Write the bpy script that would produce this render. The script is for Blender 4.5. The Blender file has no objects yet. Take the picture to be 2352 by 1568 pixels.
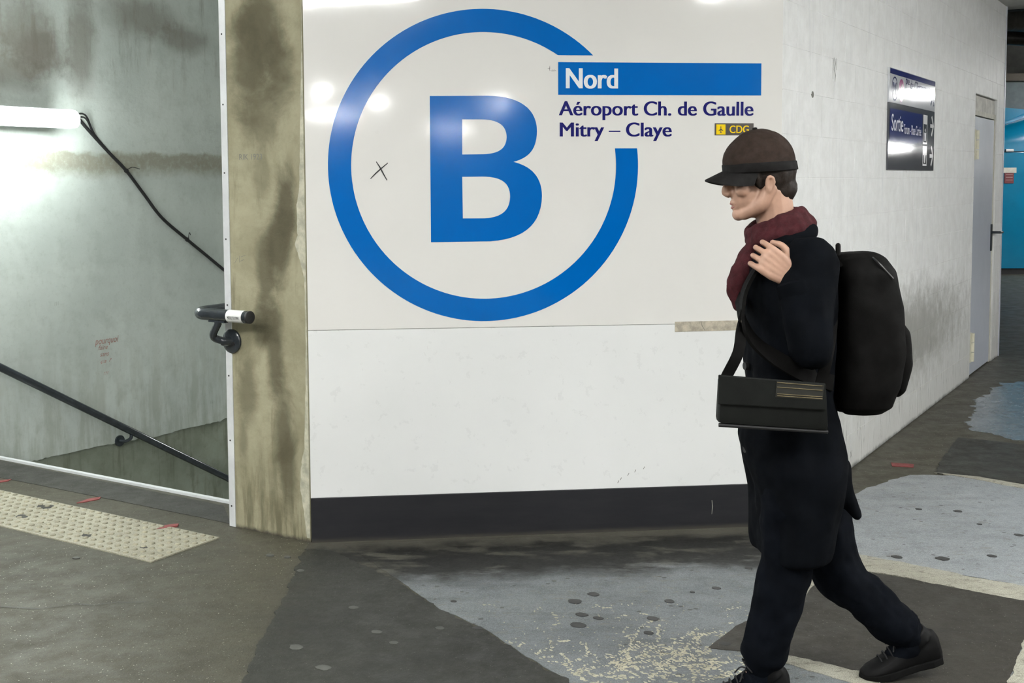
import bpy, bmesh, math, random
import numpy as np
from mathutils import Vector, Matrix, noise as mnoise

scene = bpy.context.scene
COL = scene.collection
rnd = random.Random(7)

# ---------------------------------------------------------------- camera, world, exposure
F_PX, CY_PX = 2690.0, 601.75
PITCH, ROLL, EYE = 0.0704080, -0.0041962, 1.6
A_PANEL, A_WALL = 1.4639576, 0.5499569          # headings of the sign panel and of the block wall
_cp, _sp, _cr, _sr = math.cos(PITCH), math.sin(PITCH), math.cos(ROLL), math.sin(ROLL)
_B = Matrix(((1, 0, 0), (0, -_sp, -_cp), (0, _cp, -_sp)))
CAM = Matrix(((_cr, -_sr, 0), (_sr, _cr, 0), (0, 0, 1))) @ _B   # rows: right, down, forward
cd = bpy.data.cameras.new('camera')
cam = bpy.data.objects.new('camera', cd)
COL.objects.link(cam)
cd.sensor_fit = 'HORIZONTAL'
cd.sensor_width = 36.0
cd.lens = F_PX / 2352 * 36
cd.shift_y = (CY_PX - 784) / 2352
cd.clip_end = 200
Rc = Matrix((CAM[0], -CAM[1], -CAM[2])).transposed()
cam.matrix_world = Matrix.Translation((0, 0, EYE)) @ Rc.to_4x4()
scene.camera = cam

world = bpy.data.worlds.new('world')
scene.world = world
world.use_nodes = True
world.node_tree.nodes['Background'].inputs[0].default_value = (0.5, 0.56, 0.6, 1)
world.node_tree.nodes['Background'].inputs[1].default_value = 0.03
scene.view_settings.view_transform = 'Standard'
scene.view_settings.look = 'None'
scene.view_settings.gamma = 1
scene.view_settings.use_curve_mapping = False
scene.view_settings.exposure = 1.40
TUBE = 46.0          # ceiling tubes
LAMPS = [(-.41, 1.0, .5), (.56, -15.9, 0), (-.05, -9.0, 1.57), (1.13, -11.6, 1.57), (4.25, -22.8, 0), (3.28, -11.2, 1.57),
         (2.6, 2.1, .99), (5.4, 1.4, .99), (-3.0, 1.6, 0), (-3.9, 3.9, -1.0), (-4.9, 2.2, 0), (7.4, 4.4, .99), (4.7, 4.2, .99), (9.4, 6.6, .99), (9.2, 1.6, .99), (12.0, 8.6, .99),  # from here on added, clear of the panel's reflection, to brighten floor and walls
         (-2.2, -2.4, 0), (-2.4, -6.5, 0), (-4.2, -10.5, 0), (6.6, -3.2, 0), (8.4, -7.5, 0), (11.5, -3.0, 0)]
HUNG = [(10.7, 16.0, 2.99), (12.5, 17.1, 2.22), (13.3, 17.9, 2.22), (9.7, 17.9, 3.3)]   # over the side passage, on rods; the last added to brighten the teal wall
STAIR_TUBE = 30.0    # the batten on the stair wall

# ---------------------------------------------------------------- measuring: pixel of the photo -> point on a real plane
EYEV = Vector((0, 0, EYE))
def ray(x, y):
    return CAM.transposed() @ Vector(((x - 1176) / F_PX, (y - CY_PX) / F_PX, 1.0))
def hit(x, y, p0, n):
    d = ray(x, y)
    return EYEV + d * (n.dot(p0 - EYEV) / n.dot(d))
def fl(x, y, z=0.0):
    return hit(x, y, Vector((0, 0, z)), Vector((0, 0, 1)))
DP = Vector((math.sin(A_PANEL), math.cos(A_PANEL), 0))
DW = Vector((math.sin(A_WALL), math.cos(A_WALL), 0))
DC = Vector((math.cos(A_WALL), -math.sin(A_WALL), 0))   # along the pillar face, to the right
NP = Vector((math.cos(A_PANEL), -math.sin(A_PANEL), 0))
NW = Vector((math.cos(A_WALL), -math.sin(A_WALL), 0))
P0 = fl(714, 1246)
PANEL_W = 2.128
PR = P0 + DP * PANEL_W
V_WALL = 2.72                                           # stair wall, measured along the pillar face from P0
S0 = P0 - DC * V_WALL
def frame(o, xdir):
    return Matrix.Translation(o) @ Matrix.Rotation(math.atan2(xdir.y, xdir.x), 4, 'Z')
FP, FR, FC, FS = frame(P0, DP), frame(PR, DW), frame(P0, DC), frame(S0, DW)
def on(fr, x, y, off=0.0):
    """pixel -> (s, h) on the plane y = -off of a wall frame"""
    n = fr.to_3x3() @ Vector((0, -1, 0))
    q = fr.inverted() @ hit(x, y, fr @ Vector((0, -off, 0)), n)
    return q.x, q.z
pan = lambda x, y: on(FP, x, y)
wal = lambda x, y: on(FR, x, y)
colm = lambda x, y: on(FC, x, y)
stw = lambda x, y: on(FS, x, y)
def uv(x, y):
    q = FC.inverted() @ fl(x, y)
    return q.x, q.y

# ---------------------------------------------------------------- objects
def tag(o, label=None, cat=None, group=None, kind=None):
    if label: o['label'] = label
    if cat: o['category'] = cat
    if group: o['group'] = group
    if kind: o['kind'] = kind
    return o
def link(o, parent=None):
    COL.objects.link(o)
    if parent: o.parent = parent
    return o
def empty(name, mat=None, **k):
    o = bpy.data.objects.new(name, None)
    o.empty_display_size = 0.1
    if mat is not None: o.matrix_world = mat
    link(o)
    return tag(o, **k)
class MB:
    """a mesh under construction"""
    def __init__(s): s.v, s.f, s.m = [], [], []
    def add(s, v, f, mi=0):
        n = len(s.v); s.v += [tuple(p) for p in v]
        for q in f: s.f.append(tuple(n + i for i in q)); s.m.append(mi)
        return s
    def box(s, a, b, mi=0, mat=None):
        x0, y0, z0 = a; x1, y1, z1 = b
        v = [Vector(p) for p in ((x0,y0,z0),(x1,y0,z0),(x1,y1,z0),(x0,y1,z0),(x0,y0,z1),(x1,y0,z1),(x1,y1,z1),(x0,y1,z1))]
        if mat: v = [mat @ p for p in v]
        return s.add(v, [(0,3,2,1),(4,5,6,7),(0,1,5,4),(1,2,6,5),(2,3,7,6),(3,0,4,7)], mi)
    def tube(s, pts, rad, n=12, cap=True, mi=0, sq=None):
        """sweep along pts; rad is one radius or a list"""
        pts = [Vector(p) for p in pts]; k = len(pts)
        rads = rad if isinstance(rad, (list, tuple)) else [rad] * k
        t0 = (pts[1] - pts[0]).normalized()
        up = Vector((0,0,1)) if abs(t0.z) < .9 else Vector((0,1,0))
        a = t0.cross(up).normalized(); vs = []
        for i, p in enumerate(pts):
            t = (pts[min(i+1,k-1)] - pts[max(i-1,0)]).normalized()
            a = (a - t * a.dot(t)).normalized(); b = t.cross(a)
            for j in range(n):
                w = 2*math.pi*j/n
                vs.append(p + (a*math.cos(w) + b*math.sin(w)) * rads[i])
        fs = [(i*n+j, i*n+(j+1)%n, (i+1)*n+(j+1)%n, (i+1)*n+j) for i in range(k-1) for j in range(n)]
        if cap: fs += [tuple(range(n-1,-1,-1)), tuple((k-1)*n+j for j in range(n))]
        return s.add(vs, fs, mi)
    def disc(s, c, ax, r, h, n=20, mi=0):
        c = Vector(c); ax = Vector(ax).normalized()
        return s.tube([c, c + ax*h], r, n, True, mi)
    def lathe(s, c, prof, n=20, ax='Z', mi=0):
        c = Vector(c); vs = []
        for r, h in prof:
            for j in range(n):
                w = 2*math.pi*j/n; x, y = r*math.cos(w), r*math.sin(w)
                vs.append(c + (Vector((x,y,h)) if ax=='Z' else Vector((x,h,-y)) if ax=='Y' else Vector((h,x,y))))
        k = len(prof)
        fs = [(i*n+j, i*n+(j+1)%n, (i+1)*n+(j+1)%n, (i+1)*n+j) for i in range(k-1) for j in range(n)]
        fs += [tuple(range(n-1,-1,-1)), tuple((k-1)*n+j for j in range(n))]
        return s.add(vs, fs, mi)
    def prism(s, poly, z0, z1, mi=0):
        """plan polygon (counter-clockwise) extruded in z"""
        n = len(poly)
        v = [(p[0],p[1],z0) for p in poly] + [(p[0],p[1],z1) for p in poly]
        return s.add(v, [tuple(range(n-1,-1,-1)), tuple(range(n,2*n))] + [(i,(i+1)%n,n+(i+1)%n,n+i) for i in range(n)], mi)
    def prism_xz(s, poly, y0, y1, mi=0):
        """polygon in the xz plane extruded from front y0 to back y1"""
        n = len(poly)
        v = [(p[0],y0,p[1]) for p in poly] + [(p[0],y1,p[1]) for p in poly]
        return s.add(v, [tuple(range(n)), tuple(range(2*n-1,n-1,-1))] + [(i,n+i,n+(i+1)%n,(i+1)%n) for i in range(n)], mi)
    def mesh(s, name, mats, smooth=False, bevel=0, fix=True):
        me = bpy.data.meshes.new(name)
        me.from_pydata(s.v, [], s.f)
        for m in (mats if isinstance(mats, (list,tuple)) else [mats]): me.materials.append(m)
        if len(set(s.m)) > 1: me.polygons.foreach_set('material_index', s.m)
        bm = bmesh.new(); bm.from_mesh(me)
        if bevel:
            bmesh.ops.recalc_face_normals(bm, faces=bm.faces)
            es = [e for e in bm.edges if len(e.link_faces)==2 and e.calc_face_angle(0) > .6]
            bmesh.ops.bevel(bm, geom=es, offset=bevel, segments=2, profile=.6, affect='EDGES')
        if fix: bmesh.ops.recalc_face_normals(bm, faces=bm.faces)
        bm.to_mesh(me); bm.free()
        if smooth:
            me.polygons.foreach_set('use_smooth', [True]*len(me.polygons))
            me.set_sharp_from_angle(angle=math.radians(42))
        return me
    def obj(s, name, mats, parent=None, smooth=False, bevel=0, mat=None, fix=True, **k):
        o = bpy.data.objects.new(name, s.mesh(name, mats, smooth, bevel, fix))
        if mat is not None: o.matrix_world = mat
        link(o, parent)
        return tag(o, **k)
def bez(ctrl, n=10):
    """Catmull-Rom through points"""
    p = [Vector(c) for c in ctrl]; p = [p[0]*2-p[1]] + p + [p[-1]*2-p[-2]]; out = []
    for i in range(1, len(p)-2):
        for j in range(n):
            t = j/n
            out.append(.5*((2*p[i]) + (p[i+1]-p[i-1])*t + (2*p[i-1]-5*p[i]+4*p[i+1]-p[i+2])*t*t + (3*p[i]-p[i-1]-3*p[i+1]+p[i+2])*t**3))
    return out + [p[-2]]
def eval_mesh(o):
    dg = bpy.context.evaluated_depsgraph_get()
    return bpy.data.meshes.new_from_object(o.evaluated_get(dg), depsgraph=dg)
def flat(name, loops, m, parent, y=-.0008, **k):
    """flat print in the xz plane of a wall frame; inner loops are holes"""
    cu = bpy.data.curves.new(name, 'CURVE'); cu.dimensions = '2D'; cu.fill_mode = 'FRONT'
    for lp in loops:
        sp = cu.splines.new('POLY'); sp.points.add(len(lp)-1); sp.use_cyclic_u = True
        for q, p in zip(sp.points, lp): q.co = (p[0], p[1], 0, 1)
    t = bpy.data.objects.new('tmp', cu); COL.objects.link(t)
    me = eval_mesh(t); bpy.data.objects.remove(t); me.name = name
    me.transform(Matrix.Translation((0, y, 0)) @ Matrix.Rotation(math.pi/2, 4, 'X'))
    me.materials.clear(); me.materials.append(m)
    o = bpy.data.objects.new(name, me); link(o, parent)
    return tag(o, **k)
def text(name, s, box, m, parent, y=-.0009, bold=0.0, space=1.0, shear=0.0, **k):
    """a line of lettering fitted to box = (s0, h0, s1, h1)"""
    cu = bpy.data.curves.new(name, 'FONT'); cu.body = s;  cu.space_character = space; cu.shear = shear
    cu.resolution_u = 6
    t = bpy.data.objects.new('tmp', cu); COL.objects.link(t)
    me = eval_mesh(t); bpy.data.objects.remove(t); me.name = name
    if bold:      # strokes thickened sideways by overlaid copies of the face
        bm = bmesh.new()
        for kk, dx in enumerate((-bold, -bold*.4, bold*.4, bold)):
            me2 = me.copy(); me2.transform(Matrix.Translation((dx, 0, kk*.00007))); bm.from_mesh(me2); bpy.data.meshes.remove(me2)
        bm.to_mesh(me); bm.free()
    c = np.array([v.co[:2] for v in me.vertices]); a, b = c.min(0), c.max(0)
    sx, sz = (box[2]-box[0])/(b[0]-a[0]), (box[3]-box[1])/(b[1]-a[1])
    for v in me.vertices:
        v.co = (box[0]+(v.co.x-a[0])*sx, y-v.co.z, box[1]+(v.co.y-a[1])*sz)
    me.materials.clear(); me.materials.append(m)
    o = bpy.data.objects.new(name, me); link(o, parent)
    return tag(o, **k)
def strokes(name, lines, w, m, parent, y=-.0009, **k):
    """pen strokes: each line a list of (s, h)"""
    mb = MB()
    for ln in lines:
        p = [Vector((a, 0, b)) for a, b in ln]
        L, Rr = [], []
        for i in range(len(p)):
            t = (p[min(i+1,len(p)-1)] - p[max(i-1,0)]).normalized(); n = Vector((-t.z, 0, t.x)) * w * (.5 if 0 < i < len(p)-1 else .3)
            L.append(p[i]+n); Rr.append(p[i]-n)
        n0 = len(p)
        mb.add([(q.x, y, q.z) for q in L+Rr], [(i, i+n0, i+n0+1, i+1) for i in range(n0-1)])
    return mb.obj(name, m, parent, fix=False, **k)

# ---------------------------------------------------------------- materials
class Mat:
    def __init__(s, name, base=(.5,.5,.5), rough=.6, metal=0.0, spec=.5, coat=0.0):
        s.m = bpy.data.materials.new(name); s.m.use_nodes = True
        s.t = s.m.node_tree; s.b = s.t.nodes['Principled BSDF']
        s.set('Base Color', base); s.set('Roughness', rough); s.set('Metallic', metal)
        s.set('Specular IOR Level', spec); s.set('Coat Weight', coat); s.set('Coat Roughness', .04)
        s._pos = None; s._obj = None
    def set(s, k, v):
        if hasattr(v, 'is_linked') or isinstance(v, bpy.types.NodeSocket): s.t.links.new(v, s.b.inputs[k]); return
        if isinstance(v, (tuple, list)) and len(v) == 3: v = (*v, 1)
        s.b.inputs[k].default_value = v
    def n(s, typ, **ins):
        nd = s.t.nodes.new(typ)
        for k, v in ins.items(): setattr(nd, k, v)
        return nd
    def put(s, sock, v):
        if isinstance(v, bpy.types.NodeSocket): s.t.links.new(v, sock)
        else:
            if isinstance(v, (tuple, list)) and len(v) == 3 and sock.type == 'RGBA': v = (*v, 1)
            sock.default_value = v
    def pos(s):
        if s._pos is None: s._pos = s.n('ShaderNodeNewGeometry').outputs['Position']
        return s._pos
    def obj(s):
        if s._obj is None: s._obj = s.n('ShaderNodeTexCoord').outputs['Object']
        return s._obj
    def inframe(s, fr, sc=(1,1,1)):
        """world position expressed in a wall frame, then scaled"""
        q = s.n('ShaderNodeMapping'); q.vector_type = 'TEXTURE'
        s.put(q.inputs['Vector'], s.pos()); q.inputs['Location'].default_value = fr.translation
        q.inputs['Rotation'].default_value = fr.to_euler()
        if sc == (1,1,1): return q.outputs[0]
        return s.scale(q.outputs[0], sc)
    def scale(s, vec, sc, loc=(0,0,0)):
        q = s.n('ShaderNodeMapping'); s.put(q.inputs['Vector'], vec)
        q.inputs['Scale'].default_value = sc; q.inputs['Location'].default_value = loc
        return q.outputs[0]
    def noise(s, sc, det=6, rough=.6, vec=None, dist=0.0):
        q = s.n('ShaderNodeTexNoise'); s.put(q.inputs['Vector'], vec if vec is not None else s.pos())
        q.inputs['Scale'].default_value = sc; q.inputs['Detail'].default_value = det
        q.inputs['Roughness'].default_value = rough; q.inputs['Distortion'].default_value = dist
        return q.outputs['Fac']
    def voro(s, sc, vec=None, feat='F1'):
        q = s.n('ShaderNodeTexVoronoi'); q.feature = feat; s.put(q.inputs['Vector'], vec if vec is not None else s.pos())
        q.inputs['Scale'].default_value = sc
        return q.outputs['Distance']
    def mr(s, f, a, b, c=0.0, d=1.0):
        q = s.n('ShaderNodeMapRange'); q.interpolation_type = 'SMOOTHSTEP'
        s.put(q.inputs[0], f)
        for i, v in enumerate((a, b, c, d)): q.inputs[i+1].default_value = v
        return q.outputs[0]
    def ma(s, op, a, b=0.0):
        q = s.n('ShaderNodeMath'); q.operation = op; s.put(q.inputs[0], a); s.put(q.inputs[1], b)
        return q.outputs[0]
    def sep(s, v):
        q = s.n('ShaderNodeSeparateXYZ'); s.put(q.inputs[0], v); return q.outputs
    def mix(s, f, a, b, blend='MIX'):
        q = s.n('ShaderNodeMix'); q.data_type = 'RGBA'; q.blend_type = blend
        s.put(q.inputs[0], f); s.put(q.inputs[6], a); s.put(q.inputs[7], b)
        return q.outputs[2]
    def fmix(s, f, a, b):
        q = s.n('ShaderNodeMix'); q.data_type = 'FLOAT'
        s.put(q.inputs[0], f); s.put(q.inputs[2], a); s.put(q.inputs[3], b)
        return q.outputs[0]
    def bump(s, h, st=.3, dist=.01):
        q = s.n('ShaderNodeBump'); s.put(q.inputs['Height'], h); q.inputs['Strength'].default_value = st; q.inputs['Distance'].default_value = dist
        s.t.links.new(q.outputs[0], s.b.inputs['Normal'])
    def blob(s, xyz, cx, cz, rx, rz, nz, soft=.5, ax=('X','Z')):
        """soft elliptical stain centred at (cx, cz) with a noisy edge"""
        a = s.ma('DIVIDE', s.ma('SUBTRACT', xyz[ax[0]], cx), rx); b = s.ma('DIVIDE', s.ma('SUBTRACT', xyz[ax[1]], cz), rz)
        d = s.ma('SQRT', s.ma('ADD', s.ma('MULTIPLY', a, a), s.ma('MULTIPLY', b, b)))
        d = s.ma('ADD', d, s.ma('MULTIPLY', s.ma('SUBTRACT', nz, .5), 2.2))
        return s.mr(d, 1+soft, 1-soft)
def srgb(r, g, b):
    f = lambda c: (c/255/12.92 if c/255 <= .04045 else ((c/255+.055)/1.055)**2.4)
    return (f(r), f(g), f(b))
def plain(name, c, rough=.6, metal=0.0, var=.12, sc=9.0, spec=.5, coat=0.0, bump=0.0, bsc=200, local=False):
    m = Mat(name, c, rough, metal, spec, coat)
    vec = m.obj() if local else m.pos()
    nz = m.noise(sc, 5, .65, vec)
    dk = tuple(x*(1-var) for x in c); lt = tuple(min(1, x*(1+var)) for x in c)
    m.set('Base Color', m.mix(m.mr(nz, .3, .7), dk, lt))
    m.set('Roughness', m.mr(m.noise(sc*1.7, 4, .6, vec), .25, .75, max(.02, rough*.85), min(1, rough*1.15)))
    if bump: m.bump(m.noise(bsc, 3, .6, vec), bump, .002)
    return m.m
def emit(name, c, st):
    m = Mat(name, c, .4); m.set('Emission Color', c); m.set('Emission Strength', st)
    return m.m
# ================================================================ materials of the place
def mat_stair_wall():
    m = Mat('stair_plaster', rough=.75, spec=.3)
    L = m.inframe(FS); x = m.sep(L)
    n1 = m.noise(1.3, 7, .62, L); n2 = m.noise(5, 8, .68, L); n3 = m.noise(28, 6, .7, L)
    st = m.noise(4.0, 7, .65, m.scale(L, (3.0, 3.0, .55)))
    c = m.mix(m.mr(n1, .3, .7), (.46,.505,.475), (.58,.625,.59))
    c = m.mix(m.ma('MULTIPLY', m.mr(n2, .45, .75), .45), c, (.32,.355,.32))
    c = m.mix(m.ma('MULTIPLY', m.mr(n3, .5, .75), .3), c, (.30,.33,.29))
    # rusty dirt cloud high on the wall, also painting in its dimmer top
    up = m.mr(x['Z'], 1.95, 2.5)
    c = m.mix(m.ma('MULTIPLY', m.ma('MULTIPLY', m.mr(st, .5, .72), up), .5), c, (.20,.18,.15))
    for cx, cz, rx, rz in BL['dirt_shade']:
        c = m.mix(m.ma('MULTIPLY', m.blob(x, cx, cz, rx, rz, n2, .6), .6), c, (.15,.13,.105))
    # brown horizontal tide mark
    h = m.ma('ADD', x['Z'], m.ma('MULTIPLY', m.ma('SUBTRACT', n2, .5), .16))
    band = m.ma('MULTIPLY', m.mr(h, 1.60, 1.70), m.mr(h, 1.80, 1.765))
    band = m.ma('MULTIPLY', band, m.mr(n3, .2, .55, .45, 1))
    c = m.mix(m.ma('MULTIPLY', band, .7), c, (.22,.195,.13))
    # grime low down
    lo = m.ma('MULTIPLY', m.mr(x['Z'], .75, -.02), m.mr(st, .38, .62))
    c = m.mix(m.ma('MULTIPLY', lo, .42), c, (.24,.25,.18))
    m.set('Base Color', c)
    m.bump(m.ma('ADD', m.ma('MULTIPLY', n2, .6), m.ma('MULTIPLY', n3, .4)), .35, .012)
    return m.m
def mat_bare_concrete():
    m = Mat('bare_stair_concrete', rough=.8, spec=.3)
    L = m.inframe(FS)
    n1 = m.noise(2.2, 7, .65, L); n2 = m.noise(14, 7, .7, L)
    st = m.noise(5, 6, .6, m.scale(L, (4, 4, .5)))
    c = m.mix(m.mr(n1, .3, .7), (.20,.22,.17), (.31,.34,.28))
    c = m.mix(m.ma('MULTIPLY', m.mr(st, .5, .7), .6), c, (.12,.12,.08))
    c = m.mix(m.ma('MULTIPLY', m.mr(n2, .5, .7), .4), c, (.16,.16,.12))
    m.set('Base Color', c); m.bump(n2, .4, .01)
    return m.m
def mat_pillar():
    m = Mat('stained_pillar_concrete', rough=.8, spec=.3)
    L = m.inframe(FC); x = m.sep(L)
    n1 = m.noise(3.0, 8, .66, L, .4); n2 = m.noise(16, 7, .7, L); n3 = m.noise(70, 5, .7, L)
    st = m.noise(3.2, 8, .68, m.scale(L, (4.0, 4.0, .5)))
    c = m.mix(m.mr(n1, .3, .7), (.25,.232,.148), (.36,.34,.232))
    c = m.mix(m.ma('MULTIPLY', m.mr(n2, .45, .75), .5), c, (.20,.19,.12))
    for cx, cz, rx, rz, a in BL['pillar']:
        c = m.mix(m.ma('MULTIPLY', m.blob(x, cx, cz, rx, rz, n1, .55), a), c, m.mix(n2, (.05,.045,.026), (.12,.108,.064)))
    lo = m.ma('MULTIPLY', m.mr(x['Z'], .55, .0), m.mr(st, .42, .6))
    c = m.mix(m.ma('MULTIPLY', lo, .75), c, (.10,.09,.05))
    c = m.mix(m.ma('MULTIPLY', m.mr(st, .56, .7), .5), c, (.13,.12,.07))
    c = m.mix(m.mr(m.ma('ADD', x['Z'], m.ma('MULTIPLY', n2, .05)), .05, .02), c, (.05,.045,.035))
    m.set('Base Color', c)
    m.bump(m.ma('ADD', n2, m.ma('MULTIPLY', n3, .5)), .45, .008)
    return m.m
def floor_mat(name, c1, c2, dark, speck=0.0, speck_c=(.5,.5,.42), wall_dirt=0.0, rough=.55, chips=0.0, near=None, pits=0.0):
    """worn station floor: clouds, scuffs dragged along the walking line, specks, dirt gathered along the panel"""
    m = Mat(name, rough=rough, spec=.4)
    P = m.pos(); n1 = m.noise(1.1, 7, .62); n2 = m.noise(7, 8, .7); n3 = m.noise(60, 5, .7); n4 = m.noise(260, 3, .7)
    drag = m.noise(5.0, 7, .65, m.scale(P, (.35, 2.2, 1)))
    c = m.mix(m.mr(n1, .3, .7), c1, c2)
    c = m.mix(m.ma('MULTIPLY', m.mr(drag, .48, .7), .55), c, dark)
    c = m.mix(m.ma('MULTIPLY', m.mr(n2, .5, .75), .5), c, dark)
    c = m.mix(m.ma('MULTIPLY', m.mr(n3, .45, .75), .4), c, tuple(v*.6 for v in c1))
    c = m.mix(m.ma('MULTIPLY', m.mr(n4, .42, .66), .5), c, tuple(v*.45 for v in c1))
    c = m.mix(m.ma('MULTIPLY', m.mr(n4, .52, .36), .35), c, tuple(min(1, v*1.5) for v in c2))
    if pits:
        v = m.voro(17, m.scale(P, (1, 1.3, 1))); sel = m.mr(m.noise(9, 2, .5), .5, .56)
        c = m.mix(m.ma('MULTIPLY', m.ma('MULTIPLY', m.mr(v, .2, .13), sel), pits), c, (.045,.046,.042))
    if chips:
        ch = m.noise(26, 9, .78, m.scale(P, (.7, 1.5, 1)), .8)
        c = m.mix(m.ma('MULTIPLY', m.mr(ch, .55, .60), chips), c, (.16,.155,.12))
    if speck:
        v = m.voro(95); sel = m.mr(m.noise(70, 2, .5), .56, .62)
        near_s = m.mr(m.noise(.8, 3, .5), .35, .6, .35, 1)
        c = m.mix(m.ma('MULTIPLY', m.ma('MULTIPLY', m.ma('MULTIPLY', m.mr(v, .26, .14), sel), near_s), speck), c, speck_c)
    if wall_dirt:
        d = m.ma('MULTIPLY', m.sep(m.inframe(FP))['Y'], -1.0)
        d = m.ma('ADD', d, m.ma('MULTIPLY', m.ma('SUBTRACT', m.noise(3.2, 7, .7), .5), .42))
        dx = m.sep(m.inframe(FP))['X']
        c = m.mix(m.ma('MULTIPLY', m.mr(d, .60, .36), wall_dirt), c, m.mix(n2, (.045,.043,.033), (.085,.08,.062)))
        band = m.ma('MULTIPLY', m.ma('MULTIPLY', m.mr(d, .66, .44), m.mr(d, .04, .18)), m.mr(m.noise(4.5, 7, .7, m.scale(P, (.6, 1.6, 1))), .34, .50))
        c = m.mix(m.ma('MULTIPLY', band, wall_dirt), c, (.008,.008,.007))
    m.set('Base Color', c)
    m.set('Roughness', m.mr(n2, .3, .7, rough*.8, min(1, rough*1.25)))
    m.bump(m.ma('ADD', m.ma('MULTIPLY', n2, .5), n3), .25, .006)
    return m.m
def mat_blocks():
    m = Mat('painted_block', rough=.42, spec=.4)
    L = m.inframe(FR); x = m.sep(L)
    st = m.noise(3.0, 7, .68, m.scale(L, (5, 5, .5))); n2 = m.noise(8, 7, .7, L); n3 = m.noise(90, 4, .7, L)
    drip = m.noise(9, 5, .6, m.scale(L, (6, 6, .35)))
    c = m.mix(m.mr(n2, .3, .7), (.74,.745,.735), (.84,.85,.845))
    c = m.mix(m.ma('MULTIPLY', m.mr(st, .5, .75), .45), c, (.60,.62,.64))
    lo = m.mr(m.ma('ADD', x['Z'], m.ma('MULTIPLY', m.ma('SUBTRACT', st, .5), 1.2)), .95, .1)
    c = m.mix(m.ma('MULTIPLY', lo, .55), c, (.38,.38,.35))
    sc = m.ma('MULTIPLY', m.ma('MULTIPLY', m.mr(drip, .56, .64), m.mr(n2, .4, .6)), m.mr(x['Z'], .75, .1))
    c = m.mix(m.ma('MULTIPLY', sc, .7), c, (.12,.12,.11))
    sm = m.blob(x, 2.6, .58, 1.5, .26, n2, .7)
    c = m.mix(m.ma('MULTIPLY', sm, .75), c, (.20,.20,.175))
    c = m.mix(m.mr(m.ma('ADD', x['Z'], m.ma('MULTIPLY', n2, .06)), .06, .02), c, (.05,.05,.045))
    m.set('Base Color', c)
    m.bump(m.ma('ADD', n2, n3), .3, .004)
    return m.m
def mat_gloss_panel(name, c, rough):
    m = Mat(name, c, rough, spec=.5)
    n1 = m.noise(1.4, 6, .6, m.inframe(FP)); n2 = m.noise(14, 7, .72, m.inframe(FP))
    k = m.mix(m.mr(n1, .3, .7), tuple(v*.965 for v in c), c)
    k = m.mix(m.ma('MULTIPLY', m.mr(n2, .62, .8), .22), k, tuple(v*.7 for v in c))
    m.set('Base Color', k)
    m.set('Roughness', m.mr(n2, .3, .8, rough*.9, rough*1.6))
    m.bump(m.noise(120, 2, .5, m.inframe(FP)), .02, .001)
    return m.m
def mat_baseboard():
    m = Mat('charcoal_laminate', rough=.45, spec=.4)
    L = m.inframe(FP); n = m.noise(6, 7, .7, m.scale(L, (.6, 1, 3))); x = m.sep(L)
    c = m.mix(m.mr(n, .35, .7), (.012,.0125,.0155), (.018,.018,.021))
    c = m.mix(m.mr(m.ma('ADD', x['Z'], m.ma('MULTIPLY', n, .03)), .04, .012), c, (.05,.046,.038))
    m.set('Base Color', c)
    return m.m
def pt(fn, *p): return [fn(*q) for q in p]
_s = lambda x, y, rx, ry: (*stw(x, y), rx, ry)
BL = {'dirt_shade': [_s(60, 80, .22, .2), _s(185, 100, .10, .3), _s(420, 90, .22, .09), _s(90, 120, .2, .12), _s(30, 160, .2, .1), _s(330, 40, .3, .12)],
      'pillar': []}
for px, py, rx, rz, a in ((600,60,.13,.22,.85),(575,150,.14,.2,.8),(640,170,.08,.18,.7),(600,260,.12,.14,.6),(655,470,.055,.16,.9),(640,560,.06,.17,.9),
                          (610,640,.05,.2,.75),(600,740,.04,.12,.7),(630,820,.05,.22,.8),(570,900,.06,.16,.6),(650,980,.06,.2,.8),(660,1080,.05,.16,.75),(560,1010,.03,.1,.5),(600,400,.05,.1,.35)):
    BL['pillar'].append((*colm(px, py), rx, rz, a))

M_PLASTER, M_BARE, M_PILLAR, M_BLOCK = mat_stair_wall(), mat_bare_concrete(), mat_pillar(), mat_blocks()
M_PANEL_UP = mat_gloss_panel('glossy_white_enamel', (.76,.75,.72), .055)
M_PANEL_LO = mat_gloss_panel('satin_white_enamel', (.77,.78,.77), .28)
M_BASE = mat_baseboard()
M_MORTAR = plain('painted_mortar', (.56,.565,.56), .6, sc=14)
M_ALU = plain('brushed_aluminium', (.62,.64,.64), .38, .75, .1, 12)
M_ALU_PAINT = plain('grey_white_metal', (.62,.64,.65), .4, .1, .08, 8)
M_DARKMETAL = plain('charcoal_paint_gloss', (.026,.032,.038), .2, .0, .2, 20, .6)
M_BLACK = plain('black_rubber', (.012,.012,.013), .55, 0, .2, 30)
M_SCREW = plain('dark_screw', (.05,.05,.05), .4, .6)
M_BLUE = plain('blue_print', srgb(0,98,178), .1, 0, .03, 3)
M_NAVY = plain('navy_print', srgb(30,30,105), .14, 0, .05, 3)
M_WHITE = plain('white_print', (.78,.79,.8), .12, 0, .03, 3)
M_INK = plain('black_ink', (.02,.02,.022), .5)
M_REDINK = plain('red_ink', (.40,.21,.18), .6)
M_GREYINK = plain('faded_ink', (.16,.16,.14), .7)
M_BADGE = plain('badge_grey', srgb(80,76,72), .2, 0, .05, 3)
M_YELLOW = plain('badge_yellow', srgb(240,205,0), .2, 0, .04, 3)
M_TAPE = plain('dirty_tape', (.42,.38,.30), .6, 0, .3, 30, bump=.3)
M_CONC = plain('hall_concrete', (.32,.32,.30), .8, 0, .2, 3, bump=.3, bsc=30)
M_CEIL = plain('hall_ceiling', (.62,.62,.60), .8, 0, .12, 2)
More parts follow.
